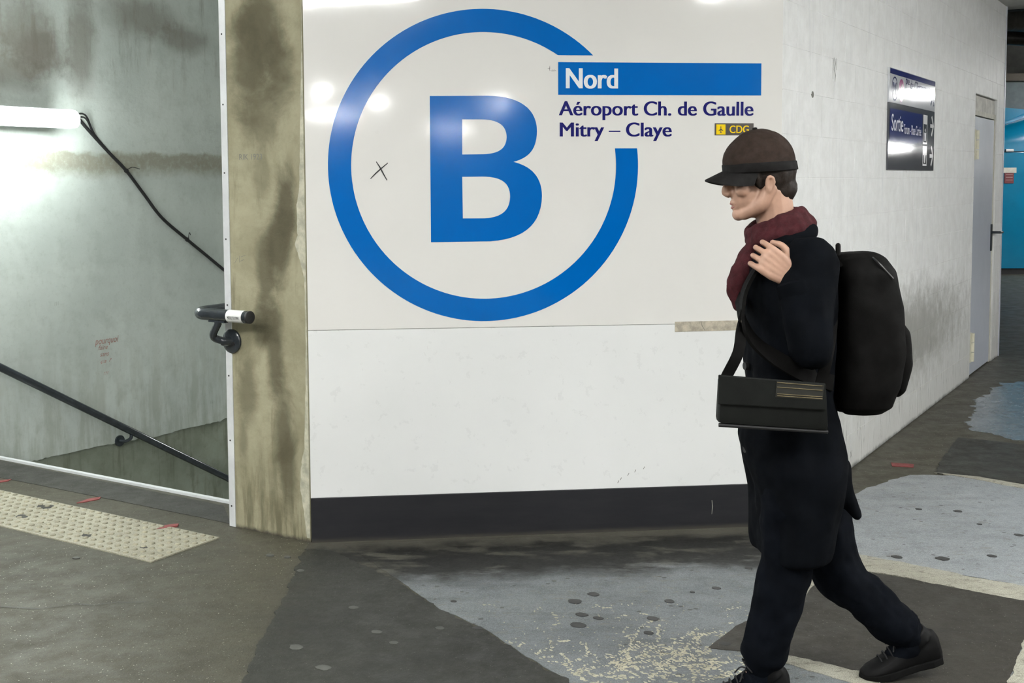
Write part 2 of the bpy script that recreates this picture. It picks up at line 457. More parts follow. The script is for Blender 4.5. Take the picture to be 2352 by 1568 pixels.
M_DARKCEIL = plain('near_black_ceiling', (.03,.03,.03), .8, 0, .4, 3)  # near-black all over, mottled at random
M_LIGHT = emit('fluorescent_tube', (.985,.99,.97), TUBE)
M_LIGHT2 = emit('stair_batten_diffuser', (.93,1.0,.97), STAIR_TUBE)
M_FLOOR = floor_mat('old_concrete_floor', (.050,.0465,.0305), (.074,.069,.047), (.033,.031,.022), speck=.9, rough=.55)
M_FLOOR_R = floor_mat('dim_floor', (.06,.059,.053), (.09,.088,.08), (.05,.05,.047), rough=.5)
M_ASPH = floor_mat('dark_asphalt', (.0195,.020,.016), (.031,.0315,.025), (.0155,.016,.0135), speck=.25, rough=.55)
M_ASPH_B = floor_mat('brown_asphalt', (.028,.0255,.020), (.042,.038,.030), (.022,.0205,.017), speck=.3, rough=.55)
M_PAINT = floor_mat('worn_blue_grey_paint', (.135,.151,.160), (.195,.213,.22), (.075,.082,.082), wall_dirt=.97, rough=.5, chips=.5, pits=.9)
M_PAINT_R = floor_mat('worn_blue_grey_paint_right', (.23,.252,.265), (.315,.338,.35), (.155,.17,.176), rough=.42, chips=.45, pits=.8)
M_DIRT = floor_mat('grimy_edge_floor', (.065,.061,.047), (.095,.09,.07), (.036,.035,.029), wall_dirt=.9, rough=.7)
M_BAND = floor_mat('grit_band', (.034,.034,.029), (.052,.052,.044), (.024,.024,.021), speck=.5, rough=.7)
M_CREAM = floor_mat('cream_line_paint', (.30,.29,.235), (.42,.41,.34), (.14,.135,.11), rough=.6, chips=.9)
M_WET = floor_mat('polished_blue_floor', (.12,.145,.165), (.19,.225,.25), (.08,.09,.095), rough=.25)
M_TACT = floor_mat('cream_tactile_tile', (.28,.265,.20), (.37,.355,.275), (.17,.165,.125), rough=.6)
M_STUD = plain('tactile_stud', (.26,.245,.175), .6, 0, .25, 25)
M_REDPAINT = plain('red_marking_paint', (.20,.042,.04), .6, 0, .25, 20)
M_GUM = plain('trodden_gum', (.042,.043,.042), .6)
M_GUM_L = plain('pale_gum', (.075,.077,.068), .6)
M_FLAKE = plain('cream_paint_flake', (.42,.40,.30), .6, 0, .2, 30)

# ================================================================ floor, walls, ceiling
CEIL = 3.1
U_EDGE = .28                                           # top stair edge, in the pillar frame
V_COL = .487
RUN, RISE, NSTEP = .285, .168, 14
fm = MB()
X0, X1, Y0, Y1 = -16.0, 16.0, -26.0, 24.0
# floor slab around the stairwell (pillar frame: x right along the pillar face, y into the stairs)
fm.box((X0, Y0, -.3), (X1, U_EDGE-.012, 0))
fm.box((-V_COL+.01, U_EDGE-.012, -.3), (X1, Y1, 0))
fm.box((X0, U_EDGE-.012, -.3), (-V_WALL-.02, Y1, 0))
floor = fm.obj('floor', M_FLOOR, mat=FC, kind='structure')
def jag(pts, amp, step=.03, seed=0, fn=uv):
    """pixel outline on the floor -> ragged polygon in the pillar frame"""
    p = [Vector((*fn(*q), 0)) for q in pts]; out = []
    for i in range(len(p)):
        a, b = p[i], p[(i+1) % len(p)]; L = (b-a).length; n = max(1, min(110, int(L/step)))
        nr = Vector((-(b-a).y, (b-a).x, 0)) / max(L, 1e-6)
        for j in range(n):
            q = a.lerp(b, j/n)
            out.append(q + nr * amp * (mnoise.noise((q.x*14+seed, q.y*14, seed*3.1)) + .6*mnoise.noise((q.x*45, q.y*45+seed, 1.7))))
    A = sum(out[i-1].x*out[i].y - out[i].x*out[i-1].y for i in range(len(out)))
    return out if A > 0 else out[::-1]
def patch(name, pts, m, z=.002, amp=.012, step=.03, seed=0, label=None):
    return MB().prism(jag(pts, amp, step, seed), -.004, z).obj(name, m, floor, label=label)
patch('floor_patch', [(714,1235),(1800,1200),(2010,1190),(1960,1330),(1700,1420),(1200,1420),(880,1335),(700,1262)], M_DIRT, .0012, .03, label='grimy strip of floor along the charcoal baseboard')
patch('floor_patch', [(790,1250),(900,1322),(1010,1398),(1120,1448),(1210,1508),(1345,1590),(1420,1640),(2500,1700),(2500,1500),(1960,1400),(1900,1290),(1760,1290),(1730,1225),(1200,1235)], M_PAINT, .0022, .008, label='worn blue-grey painted floor in front of the panel')
patch('floor_patch', [(1870,1210),(1935,1150),(2000,1118),(2090,1090),(2210,1094),(2420,1136),(2420,1362),(2352,1345),(2100,1300),(1960,1278)], M_PAINT_R, .0022, .02, seed=4, label='blue-grey painted floor beside the block wall')
patch('floor_patch', [(700,1262),(760,1262),(900,1330),(1010,1402),(1120,1452),(1210,1512),(1345,1592),(1420,1650),(500,1690),(555,1568),(590,1490),(640,1400),(680,1310)], M_ASPH, .0034, .019, .014, seed=1, label='dark asphalt strip running toward the panel corner')
patch('floor_patch', [(1905,1302),(2060,1325),(2250,1362),(2420,1392),(2390,1440),(2352,1472),(2318,1568),(2300,1640),(2080,1600),(1985,1545),(1800,1505),(1625,1490),(1690,1440),(1850,1370)], M_ASPH_B, .004, .006, seed=2, label='brown-grey asphalt square under the walker')
patch('floor_patch', [(2200,1005),(2270,1012),(2420,1030),(2420,1128),(2352,1112),(2250,1098),(2150,1088),(2160,1060)], M_ASPH, .004, .01, seed=3, label='dark asphalt square near the block wall')
patch('floor_patch', [(2235,925),(2300,880),(2420,870),(2420,1018),(2330,1010),(2225,985)], M_WET, .0016, .05, seed=6, label='shiny bluish floor area near the block wall')
patch('painted_line', [(1930,1268),(2060,1290),(2210,1322),(2352,1348),(2420,1360),(2420,1392),(2250,1362),(2060,1324),(1905,1300)], M_CREAM, .0042, .012, .02, 5)
patch('painted_line', [(1800,1505),(1985,1545),(2080,1600),(2060,1615),(1960,1570),(1790,1522),(1690,1508)], M_CREAM, .0042, .012, .02, 8)
patch('painted_line', [(2352,1472),(2420,1420),(2420,1640),(2300,1640),(2318,1568)], M_CREAM, .0048, .008, .02, 9)
patch('painted_line', [(2145,1086),(2250,1096),(2420,1126),(2420,1136),(2210,1096)], M_CREAM, .0042, .008, .02, 10)
patch('painted_line', [(1905,1302),(1850,1370),(1760,1415),(1800,1360),(1860,1310)], M_CREAM, .0030, .014, .02, 11)
patch('grit_band', [(-330,1020),(0,1058),(514,1162),(530,1205),(515,1200),(250,1146),(0,1097),(-330,1036)], M_BAND, .003, .003, seed=12, label='dark gritty band along the stair edge')
for pts in ([(357,1218),(380,1209),(410,1205),(408,1210),(384,1215)], [(176,1156),(200,1147),(233,1142),(228,1147),(200,1153)], [(-10,1106),(28,1101),(20,1105),(-10,1110)], [(2046,1063),(2100,1067),(2098,1074),(2050,1071)]):
    patch('red_mark', pts, M_REDPAINT, .0075 if pts[0][0]==357 else .004, .004, .015, 13)
# gum spots, a crack, paint flakes
def spot(x, y, r, m, k):
    c = Vector((*uv(x, y), 0)); poly = []
    for j in range(14):
        w = 2*math.pi*j/14; q = r*(1+.25*mnoise.noise((math.cos(w)*1.3+k, math.sin(w)*1.3, k*2.3)))
        poly.append((c.x+q*math.cos(w), c.y+q*.8*math.sin(w)))
    MB().prism(poly, 0, .0046).obj('gum_spot', m, floor)
for k, (x, y, r) in enumerate([(1321,1383,.028),(1336,1413,.022),(1374,1421,.018),(1328,1437,.03),(1363,1366,.024),(1537,1382,.02),(1645,1352,.018),(1500,1422,.024),(1490,1455,.018),
        (1042,1382,.012),(1590,1361,.01),(1665,1480,.02),(1098,1444,.02),(1720,1306,.016),(2165,1284,.03),(2060,1280,.022),(2200,1175,.02),(2110,1170,.016),(2340,1230,.02),(2278,1278,.02),(2250,1205,.012)]):
    spot(x, y, r, M_GUM, k)
for k, (x, y, r) in enumerate([(812,1397,.02),(865,1453,.02),(1010,1444,.018),(905,1478,.016),(680,1488,.026),(742,1535,.026),(620,1276,.018),(660,1280,.014),(175,1282,.016),(690,1312,.016)]):
    spot(x, y, r, M_GUM_L, k+40)
fk = MB()
def flake(x, y, r, el, ro):
    if y > 1600 or y < 1368 or x < 1010 + (y-1398)*2.0 or x > 1735 or (y < 1497 and x > 1690-(y-1440)*1.1): return
    c = Vector((*uv(x, y), .0022)); n = 7; vs = []; w_ = [rnd.uniform(.5, 1.35) for _ in range(n)]
    for hh, ss in ((0, 1), (.0016, .8)):
        for j in range(n):
            w = 2*math.pi*j/n; q = r*ss*w_[j]; a, b = q*math.cos(w), q*el*math.sin(w)
            vs.append((c.x+a*math.cos(ro)-b*math.sin(ro), c.y+a*math.sin(ro)+b*math.cos(ro), c.z+hh))
    fk.add(vs, [tuple(range(n, 2*n))] + [(j, (j+1) % n, n+(j+1) % n, n+j) for j in range(n)])
for i in range(150):                                   # stringy clumps of peeled paint
    if i < 105: x = 1650 - 600*abs(rnd.gauss(0,.42)); y = 1512 + 40*(1640-x)/500 + rnd.gauss(0, 24)
    else: x, y = rnd.uniform(1050, 1720), rnd.uniform(1390, 1568)
    d = rnd.choice((rnd.gauss(.05, .25), rnd.gauss(-.9, .3))); k = rnd.randint(3, 15) if i < 105 else rnd.randint(1, 5)
    for j in range(k):
        flake(x, y, rnd.uniform(.004, .011), rnd.uniform(.25, .7), d*.6+rnd.gauss(0, .4))
        d += rnd.gauss(0, .35); x += rnd.uniform(5, 13)*math.cos(d); y += rnd.uniform(3, 8)*math.sin(d)
for i in range(260): flake(rnd.uniform(1050, 1720), rnd.uniform(1385, 1568), rnd.uniform(.0018, .004), .6, rnd.uniform(0, 3))
fk.obj('paint_flakes', M_FLAKE, floor, kind='stuff')
ck = MB()
for line in ([(0,1394),(90,1399),(170,1388),(210,1391),(270,1384),(330,1384),(380,1374)], [(470,1191),(490,1181),(515,1177)]):
    pts = [Vector((*uv(*q), .0006)) for q in line]; w = .0022 if len(line) > 4 else .007
    for a, b in zip(pts, pts[1:]):
        for j in range(6):
            p, q = a.lerp(b, j/6), a.lerp(b, (j+1)/6); dy = .006*mnoise.noise((p.x*30, p.y*30, 0)); dq = .006*mnoise.noise((q.x*30, q.y*30, 0))
            ck.add([(p.x,p.y+dy-w,p.z+.003),(q.x,q.y+dq-w,q.z+.003),(q.x,q.y+dq+w,q.z+.003),(p.x,p.y+dy+w,p.z+.003)], [(0,1,2,3)])
ck.obj('floor_crack', M_GUM, floor, label='dark crack in the left floor')

# stair edge strip, stairs
tr = MB(); tr.box((-V_WALL+.004, U_EDGE-.012, -.05), (-V_COL-.03, U_EDGE+.012, .014))
tr.obj('trim_1', M_ALU_PAINT, mat=FC, bevel=.002, kind='structure')
stairs = empty('stairs', FC, kind='structure')
for i in range(NSTEP):
    y0 = U_EDGE + .014 + i*RUN; z1 = -RISE*(i+1)
    MB().box((-V_WALL+.005, y0, z1-RISE-.1), (-V_COL-.03, y0+RUN+.02, z1)).obj('step', M_CONC, stairs)
    MB().box((-V_WALL+.006, y0+RUN-.05, z1), (-V_COL-.031, y0+RUN+.021, z1+.004)).obj('step_edge', M_ALU, stairs)
yl = U_EDGE + NSTEP*RUN
MB().box((-V_WALL, yl, -RISE*NSTEP-.4), (-V_COL, yl+4, -RISE*(NSTEP+1))).obj('landing', M_CONC, stairs)
MB().box((-V_WALL-.2, yl+4, -3.2), (-V_COL+.2, yl+4.2, CEIL)).obj('wall_stair_end', M_CONC, mat=FC, kind='structure')

# stair wall: bare concrete with a ragged plaster coat on it
wl = MB().box((-.9, .012, -3.4), (yl+5, .3, CEIL)).obj('wall_left', M_BARE, mat=FS, kind='structure')
edge = [stw(*q) for q in ((-60,1090),(60,1062),(110,1050),(160,1040),(230,1024),(300,1012),(370,1000),(420,985),(470,975),(505,965))]
lowp = [(-.9, edge[0][1]-.02)]
for (a, b), (c, d) in zip(edge, edge[1:]):
    for j in range(8):
        t = j/8; sx = a+(c-a)*t
        lowp.append((sx, b+(d-b)*t + .011*mnoise.noise((sx*40, 0, 2)) + .008*mnoise.noise((sx*110, 4, 2))))
sx = edge[-1][0]
while sx < yl+5:
    lowp.append((sx, edge[-1][1]+.02*mnoise.noise((sx*20, 0, 2)))); sx += .05
lowp += [(yl+5, edge[-1][1]), (yl+5, CEIL), (-.9, CEIL)]
MB().prism_xz(lowp, 0, .012).obj('plaster_coat', M_PLASTER, wl)
g = on(FS, 222, 775)
for s, (x0, y0, x1, y1) in (('pourquoi', (218,770,272,797)), ('faire', (226,790,247,804)), ('sans', (230,809,250,819)), ('ça ?', (231,822,256,836)), ('!!!', (238,852,249,860))):
    (a, b), (c, d) = stw(x0, y1), stw(x1, y0)
    text('graffiti', s, (a, b, c, d), M_REDINK, wl, y=-.001, shear=.3)
for x, y in ((130,697),(486,923)):
    a, b = stw(x, y); strokes('graffiti', [[(a-.012+.012*i, b+.012), (a-.014+.012*i, b-.012)] for i in range(3)], .002, M_GREYINK, wl)
# pillar
pil = MB().box((-V_COL, 0, 0), (0, U_EDGE+.9, CEIL)).obj('pillar', M_PILLAR, mat=FC, kind='structure')
pe = [colm(*q) for q in ((693,60),(690,330),(688,430),(682,470),(684,540),(678,560),(690,600),(700,640),(703,800),(700,1030),(693,1060),(690,1120),(700,1180),(706,1240))]
pp = []
for (a, b), (c, d) in zip(pe, pe[1:]):
    for j in range(10):
        t = j/10; q = b+(d-b)*t; pp.append((a+(c-a)*t + .004*mnoise.noise((0, q*30, 3)) + .003*mnoise.noise((0, q*90, 1)), q))
pp = [(-.002, CEIL-.01), (pp[0][0], CEIL-.01)] + pp + [(-.002, .02)]
MB().prism_xz(pp, -.0025, .001).obj('paint_remnant', plain('cream_wall_paint', (.43,.42,.325), .7, 0, .25, 20, bump=.3, bsc=60), pil, label='ragged cream paint strip along the pillar edge')
(a, b), (c, d) = colm(550, 367), colm(602, 353)
text('graffiti', 'RIK 1923', (a, b, c, d), M_GREYINK, pil)
(a, b) = colm(550, 600)
strokes('graffiti', [[(a-.03, b-.01), (a-.01, b+.015)], [(a+.0, b+.025), (a, b-.005)], [(a+.01, b+.02), (a+.04, b+.03)], [(a+.005, b), (a+.03, b+.01)]], .003, M_GREYINK, pil)
# aluminium corner guard on the pillar, an L with screws
tg = empty('trim_2', FC, kind='structure')
MB().box((-V_COL-.004, -.004, .002), (-V_COL+.034, 0, CEIL-.01)).box((-V_COL-.03, .03, .002), (-V_COL-.0001, .034, CEIL-.01)).prism([(-V_COL-.03,.03),(-V_COL-.004,-.004),(-V_COL,0),(-V_COL-.026,.034)][::-1], .002, CEIL-.01).obj('corner_guard', M_ALU_PAINT, tg)
for py in (78, 240, 397, 549, 700, 862, 1010, 1160):
    s, h = on(FC, 514 + py*.012, py)
    MB().disc((-V_COL+.012, -.0035, h), (0,-1,0), .0042, .0018, 10).obj('screw', M_SCREW, tg)
MB().box((-V_COL-.026, .03, -3.4), (-V_COL+.2, yl+4.2, CEIL)).obj('wall_inner', M_CONC, mat=FC, kind='structure')
# front wall behind the panel, baseboard
MB().box((0, .012, 0), (PANEL_W-.03, .4, CEIL)).obj('wall_front', M_CONC, mat=FP, kind='structure')
bb = MB().box((.004, -.006, 0), (PANEL_W+.01, .012, .2)).obj('baseboard_front', M_BASE, mat=FP, bevel=.0015, kind='structure')
a, b = pan(1634, 1162); strokes('scratch', [[(a, b+.03), (a+.003, b), (a, b-.035)]], .005, M_GREYINK, bb, y=-.0075)
# ================================================================ the sign panel and the plain panel below it
SEAM = .945
sp = empty('sign_panel', FP, label='large glossy white wall panel with the blue letter B in an open ring', cat='sign')
MB().box((.003, 0, SEAM+.001), (PANEL_W, .012, CEIL-.02)).obj('panel_sheet', M_PANEL_UP, sp, bevel=.001)
c_top, c_bot, c_l, c_r = pan(1108,19.4)[1], pan(1108,738)[1], pan(754,380)[0], pan(1464.7,380)[0]
rc = ((c_l+c_r)/2, (c_top+c_bot)/2); ro = ((c_r-c_l)+(c_top-c_bot))/4
ri = ((pan(1414,380)[0]-pan(808,380)[0]) + (pan(1108,72)[1]-pan(1108,686.7)[1]))/4
h_up, h_dn = pan(1330,127)[1], pan(1437,340.5)[1]
# arc runs from the upper cut (ring above the bar) the long way round to the lower cut
def arcpt(r, a): return (rc[0]+r*math.cos(a), rc[1]+r*math.sin(a))
ao0, ai0 = math.asin((h_up-rc[1])/ro), math.asin((h_up-rc[1])/ri)
ao1, ai1 = math.asin((h_dn-rc[1])/ro)+2*math.pi, math.asin((h_dn-rc[1])/ri)+2*math.pi
N = 140
ring = [arcpt(ro, ao0+(ao1-ao0)*i/N) for i in range(N+1)] + [arcpt(ri, ai1+(ai0-ai1)*i/N) for i in range(N+1)]
flat('ring', [ring], M_BLUE, sp)
def cub(p0, p1, p2, p3, n=14):
    return [tuple(p0[k]*(1-t)**3+3*p1[k]*t*(1-t)**2+3*p2[k]*t*t*(1-t)+p3[k]*t**3 for k in (0,1)) for t in [i/n for i in range(n)]]
def c4(x, y): return (680+x*.49757, y*.49745)
Bo = [(617,443)] + cub((880,442),(1030,442),(1112,500),(1112,606)) + cub((1112,606),(1110,690),(1075,728),(1004,747)) + cub((1004,747),(1090,768),(1135,820),(1135,905)) + cub((1135,905),(1132,1045),(1040,1113),(860,1115)) + [(623,1118)]
Bi = [(767,551)] + cub((860,551),(935,553),(972,580),(972,634)) + cub((972,634),(970,690),(930,712),(850,712)) + [(767,713)]
Bj = [(767,816)] + cub((860,815),(950,815),(988,845),(988,908)) + cub((988,908),(986,975),(945,1008),(850,1008)) + [(770,1008)]
flat('letter', [[pan(*c4(*q)) for q in lp] for lp in (Bo, Bi, Bj)], M_BLUE, sp)
def rect(fn, x0, y0, x1, y1):
    (a, b), (c, d) = fn(x0, y1), fn(x1, y0); e = fn(x0, y0); g_ = fn(x1, y1)
    return [((a+e[0])/2, (b+g_[1])/2), ((c+g_[0])/2, (b+g_[1])/2), ((c+g_[0])/2, (d+e[1])/2), ((a+e[0])/2, (d+e[1])/2)]
def bx4(fn, x0, y0, x1, y1):
    r = rect(fn, x0, y0, x1, y1); return (r[0][0], r[0][1], r[2][0], r[2][1])
bar = flat('destination_bar', [rect(pan, 1282, 144, 1748.5, 218.5)], M_BLUE, sp)
text('lettering', 'Nord', bx4(pan, 1299.5, 157, 1419.5, 203.5), M_WHITE, bar, y=-.0014, bold=.034)
text('lettering', 'Aéroport Ch. de Gaulle', bx4(pan, 1283.4, 232.5, 1730.6, 276), M_NAVY, sp, bold=.026, label='navy destination lettering, upper line')
text('lettering', 'Mitry – Claye', bx4(pan, 1285.5, 281, 1543, 324), M_NAVY, sp, bold=.026, label='navy destination lettering, lower line')
bd = flat('badge', [rect(pan, 1641.3, 283, 1730.6, 310.8)], M_BADGE, sp, label='grey badge with a yellow plane square')
flat('badge_square', [rect(pan, 1645, 285.7, 1666.2, 308.7)], M_YELLOW, bd, y=-.0012)
def c8(x, y): return pan(1200+x*.2551, 100+y*.2551)
pl = [(1786,742),(1789,748),(1789,768),(1806,782),(1806,787),(1789,779),(1789,796),(1795,802),(1795,805),(1786,802),(1777,805),(1777,802),(1783,796),(1783,779),(1766,787),(1766,782),(1783,768),(1783,748)]
flat('plane_symbol', [[c8(*q) for q in pl]], M_INK, bd, y=-.0016)
text('lettering', 'CDG', bx4(pan, 1675.5, 288.2, 1720, 305.6), M_YELLOW, bd, y=-.0012, bold=.02)
def pstroke(parent, lines, w, m, y=-.0012): return strokes('graffiti', [[pan(*q) for q in ln] for ln in lines], w, m, parent, y)
pstroke(sp, [[(851,410.5),(862,399),(873,389),(891,374)], [(864,371),(872,383),(880,398),(889,414)]], .0055, M_INK)
pstroke(sp, [[(1263,151),(1262,158),(1263,163)],[(1258,157),(1265,156)],[(1265,161),(1268,164),(1270,160),(1271,164)],[(1271,163),(1274,160),(1274,164),(1276,161),(1277,164)]], .0018, M_INK)
lp_ = empty('plain_panel', FP, label='plain white panel between the sign panel and the charcoal baseboard', cat='panel')
MB().box((.003, 0, .2005), (PANEL_W, .012, SEAM-.001)).obj('panel_sheet', M_PANEL_LO, lp_, bevel=.001)
pstroke(lp_, [[(1690,803),(1694,799),(1697,806),(1702,800),(1706,810)],[(1712,810),(1717,812)],[(1692,808),(1696,812)]], .003, M_GREYINK)
for x, y in ((1443,1089),(1459,1081),(1479,1074),(1420,1106),(1426,1099)):
    pstroke(lp_, [[(x-1.5,y+3),(x+1.5,y-3)]], .004, M_GREYINK)
tp = empty('tape_strip', FP, label='dirty beige tape strip over the panel seam behind the walker', cat='tape')
(a, b), (c, d) = pan(1550, 762), pan(1760, 731)
poly = [(a, b), (c, b+.004), (c, d-.006), (a, d-.008)]
MB().prism_xz(poly, -.0014, -.0001).obj('tape_band', M_TAPE, tp)
strokes('tape_crease', [[(a+.12, d-.006), (a+.125, (b+d)/2), (a+.14, b+.003)]], .003, M_GREYINK, tp, y=-.0018)

# ================================================================ right wall of painted blocks
S_END = 6.04
DA, DB, D_TOP, D_HEAD = 4.66, 5.66, 2.115, 2.262
wr = MB()
wr.box((.012, .002, 0), (DA, .2, CEIL)).box((DB, .002, 0), (S_END-.03, .2, CEIL)).box((DA, .002, D_HEAD), (DB, .2, CEIL)).box((DA,.15,0),(DB,.2,D_HEAD))
wall_right = wr.obj('wall_right', M_BLOCK, mat=FR, kind='structure')
cache = {}
def block(x0, x1, z0, z1, j):
    w, h = round(x1-x0, 3), round(z1-z0, 3)
    if w < .03 or h < .03: return
    key = (w, h)
    if key not in cache:
        c = .0022; g = .001
        mb = MB(); a, b, e, f = g, w-g, g, h-g
        v = [(a,.0045,e),(b,.0045,e),(b,.0045,f),(a,.0045,f),(a+c,0,e+c),(b-c,0,e+c),(b-c,0,f-c),(a+c,0,f-c)]
        mb.add(v, [(4,5,6,7),(0,1,5,4),(1,2,6,5),(2,3,7,6),(3,0,4,7)])
        cache[key] = mb.mesh('block', M_BLOCK, fix=False)
    o = bpy.data.objects.new('block', cache[key]); link(o, wall_right)
    o.location = (x0, rnd.uniform(-.0007, .0003), z0)
BLK, CRS = .4, .2
for r in range(16):
    z0, z1 = r*CRS, min((r+1)*CRS, CEIL)
    x = -.0 - (BLK/2 if r % 2 else 0)
    while x < S_END-.03:
        a, b = max(x, 0), min(x+BLK, S_END-.03)
        if b <= DA+.001 or a >= DB-.001 or z0 >= D_HEAD-.001: block(a, b, z0, z1, r)
        elif z1 <= D_HEAD:
            if a < DA: block(a, DA, z0, z1, r)
            if b > DB: block(DB, b, z0, z1, r)
        else:
            if a < DA: block(a, DA, z0, z1, r)
            if b > DB: block(DB, b, z0, z1, r)
            block(max(a, DA), min(b, DB), D_HEAD, z1, r)
        x += BLK
(a, b) = wal(1917, 160)
strokes('graffiti', [[(a-.02,b+.06),(a+.01,b+.03),(a-.015,b+.0),(a+.015,b-.03),(a,b-.06)],[(a-.03,b+.05),(a-.03,b-.05)],[(a+.02,b+.06),(a+.03,b)]], .006, M_GREYINK, wall_right, y=-.002)
(a, b) = wal(1954, 1043); strokes('graffiti', [[(a-.02,b+.02),(a+.02,b-.02)],[(a-.02,b-.02),(a+.02,b+.02)]], .005, M_INK, wall_right, y=-.002)
(a, b) = wal(1866, 217); MB().disc((a, .001, b), (0,-1,0), .016, .003, 12).obj('wall_plug', M_GREYINK, wall_right)
# end guard of the wall
tw = MB().box((S_END-.035, -.006, 0), (S_END, .21, CEIL)).obj('trim_3', plain('pale_lilac_metal', (.55,.56,.63), .35, .2, .06, 8), mat=FR, bevel=.002, kind='structure')
# door
M_DOOR = plain('grey_blue_door_paint', (.42,.455,.52), .35, 0, .04, 2)
M_DFRAME = plain('cream_door_frame', (.58,.57,.49), .5, 0, .12, 12)
M_HINGE = plain('painted_hinge', (.62,.60,.48), .4, 0, .1, 20)
dr = empty('door_1', FR, kind='structure')
MB().box((DA+.005, .02, D_TOP+.02), (DB-.005, .06, D_HEAD-.008)).obj('transom_panel', plain('dirty_cream_panel', (.60,.59,.54), .55, 0, .2, 9), dr, bevel=.002)
MB().box((DA+.001, .03, 0), (DA+.03, .04, D_TOP+.02)).obj('gap_shade', M_BLACK, dr)  # black strip painting in the shade of the gap beside the frame
MB().box((DA+.026, .012, 0), (DA+.05, .09, D_TOP+.02)).box((DB-.05, .012, 0), (DB, .09, D_TOP+.02)).box((DA+.012, .012, D_TOP-.02), (DB, .09, D_TOP+.02)).obj('door_frame', M_DFRAME, dr, bevel=.002)
leaf = MB().box((DA+.062, .012, .012), (DB-.06, .055, D_TOP-.03)).obj('door_leaf', M_DOOR, dr, bevel=.003)
for zc in (1.86, .24):
    hg = MB().box((DA+.014, -.002, zc-.12), (DA+.06, .014, zc+.12)).obj('hinge', M_HINGE, dr, bevel=.003)
    for k in range(3):
        MB().tube([(DA+.068, -.006, zc-.115+k*.078), (DA+.068, -.006, zc-.115+k*.078+.072)], .017, 12).obj('knuckle', M_HINGE, hg, smooth=True)
hd = MB().box((DB-.115, .002, .97), (DB-.07, .013, 1.2)).obj('handle_plate', M_DARKMETAL, dr, bevel=.003)
MB().tube(bez([(DB-.092, .01, 1.13), (DB-.092, -.05, 1.13), (DB-.07, -.062, 1.13), (DB+.03, -.062, 1.128)], 6), .011, 10).obj('lever', M_DARKMETAL, hd, smooth=True)
# ---------------- direction sign on the blocks
M_S_WHITE = plain('sign_white', (.62,.64,.68), .08, 0, .03, 3, coat=.5)
M_S_GREY = plain('sign_grey', (.085,.09,.105), .07, 0, .05, 3, coat=.5)
M_S_NAVY = plain('sign_navy', (.008,.02,.16), .08, 0, .05, 3, coat=.5)
M_MAG = plain('sign_magenta', (.30,.02,.17), .1, 0, .04, 3)
SA, SB, SZ0, SZ1 = 1.882, 3.13, 1.648, 2.248
sg = empty('direction_sign', FR @ Matrix.Translation((0, -.004, 0)), label='navy, white and grey direction sign with white arrows on the block wall', cat='sign')
SM = 2.045
MB().box((SA, -.006, SM), (SB, .003, SZ1)).obj('upper_plate', M_S_WHITE, sg, bevel=.001)
MB().box((SA, -.006, SZ0), (SB, .003, SM-.001)).obj('lower_plate', M_S_GREY, sg, bevel=.001)
Y = -.0068
W_, Hh = SB-SA, SZ1-SZ0
flat('header_bar', [[(SA+.02,SZ1-.035),(SB,SZ1-.035),(SB,SZ1-.004),(SA+.02,SZ1-.004)]], M_S_NAVY, sg, y=Y)
def circ(cx, cz, r, n=40): return [(cx+r*math.cos(2*math.pi*i/n), cz+r*math.sin(2*math.pi*i/n)) for i in range(n)]
zc = (SM+SZ1-.035)/2
flat('metro_ring', [circ(SA+.135, zc, .072), circ(SA+.135, zc, .063)], M_S_NAVY, sg, y=Y)
text('lettering', 'M', (SA+.098, zc-.038, SA+.172, zc+.038), M_S_NAVY, sg, y=Y, bold=.01)
lc = flat('line_disc', [circ(SA+.30, zc, .068)], M_MAG, sg, y=Y)
text('lettering', '4', (SA+.273, zc-.04, SA+.327, zc+.04), M_WHITE, lc, y=Y-.0005, bold=.01)
text('lettering', 'P', (SA+.41, zc+.02, SA+.455, zc+.08), M_S_NAVY, sg, y=Y, bold=.02)
text('lettering', 'te', (SA+.465, zc+.045, SA+.505, zc+.08), M_S_NAVY, sg, y=Y, bold=.02)
text('lettering', 'de Clignancourt', (SA+.53, zc+.002, SA+1.1, zc+.08), M_S_NAVY, sg, y=Y, bold=.02)
def arrow(cx, cz, L, rot, m, w=.012):
    p = [(-L,-w),(L-.02,-w),(L-.06,-.058),(L-.035,-.07),(L+.02,0),(L-.035,.07),(L-.06,.058),(L-.02,w),(-L,w)]
    c, s_ = math.cos(rot), math.sin(rot)
    return flat('arrow', [[(cx+a*c-b*s_, cz+a*s_+b*c) for a, b in p]], m, sg, y=Y)
arrow(SB-.09, SM+.075, .055, math.pi/4, M_S_NAVY)
flat('exit_field', [[(SA+.03,SM-.225),(SA+.88,SM-.225),(SA+.88,SM-.035),(SA+.03,SM-.035)]], M_S_NAVY, sg, y=Y)
text('lettering', 'Sortie', (SA+.07, SM-.165, SA+.36, SM-.065), M_WHITE, sg, y=Y-.0004, bold=.014)
text('lettering', 'Forum - Place Carrée', (SA+.39, SM-.175, SA+.85, SM-.115), M_WHITE, sg, y=Y-.0004, bold=.006)
for zb, zt in ((SM-.225, SM-.035), (SZ0+.03, SZ0+.16)):
    pb = flat('pictogram', [[(SA+.91,zb),(SA+1.03,zb),(SA+1.03,zt),(SA+.91,zt)], [(SA+.922,zb+.012),(SA+1.018,zb+.012),(SA+1.018,zt-.06),(SA+.922,zt-.06)]], M_WHITE, sg, y=Y)
    cx = SA+.97
    flat('figure', [[(cx-.015,zb+.02),(cx+.015,zb+.02),(cx+.03,zb+.075),(cx-.03,zb+.075)], circ(cx, zb+.09, .012, 14)], M_WHITE, sg, y=Y)
arrow(SB-.085, SM-.10, .045, 0, M_WHITE)
arrow(SB-.085, SM-.30, .045, 0, M_WHITE)

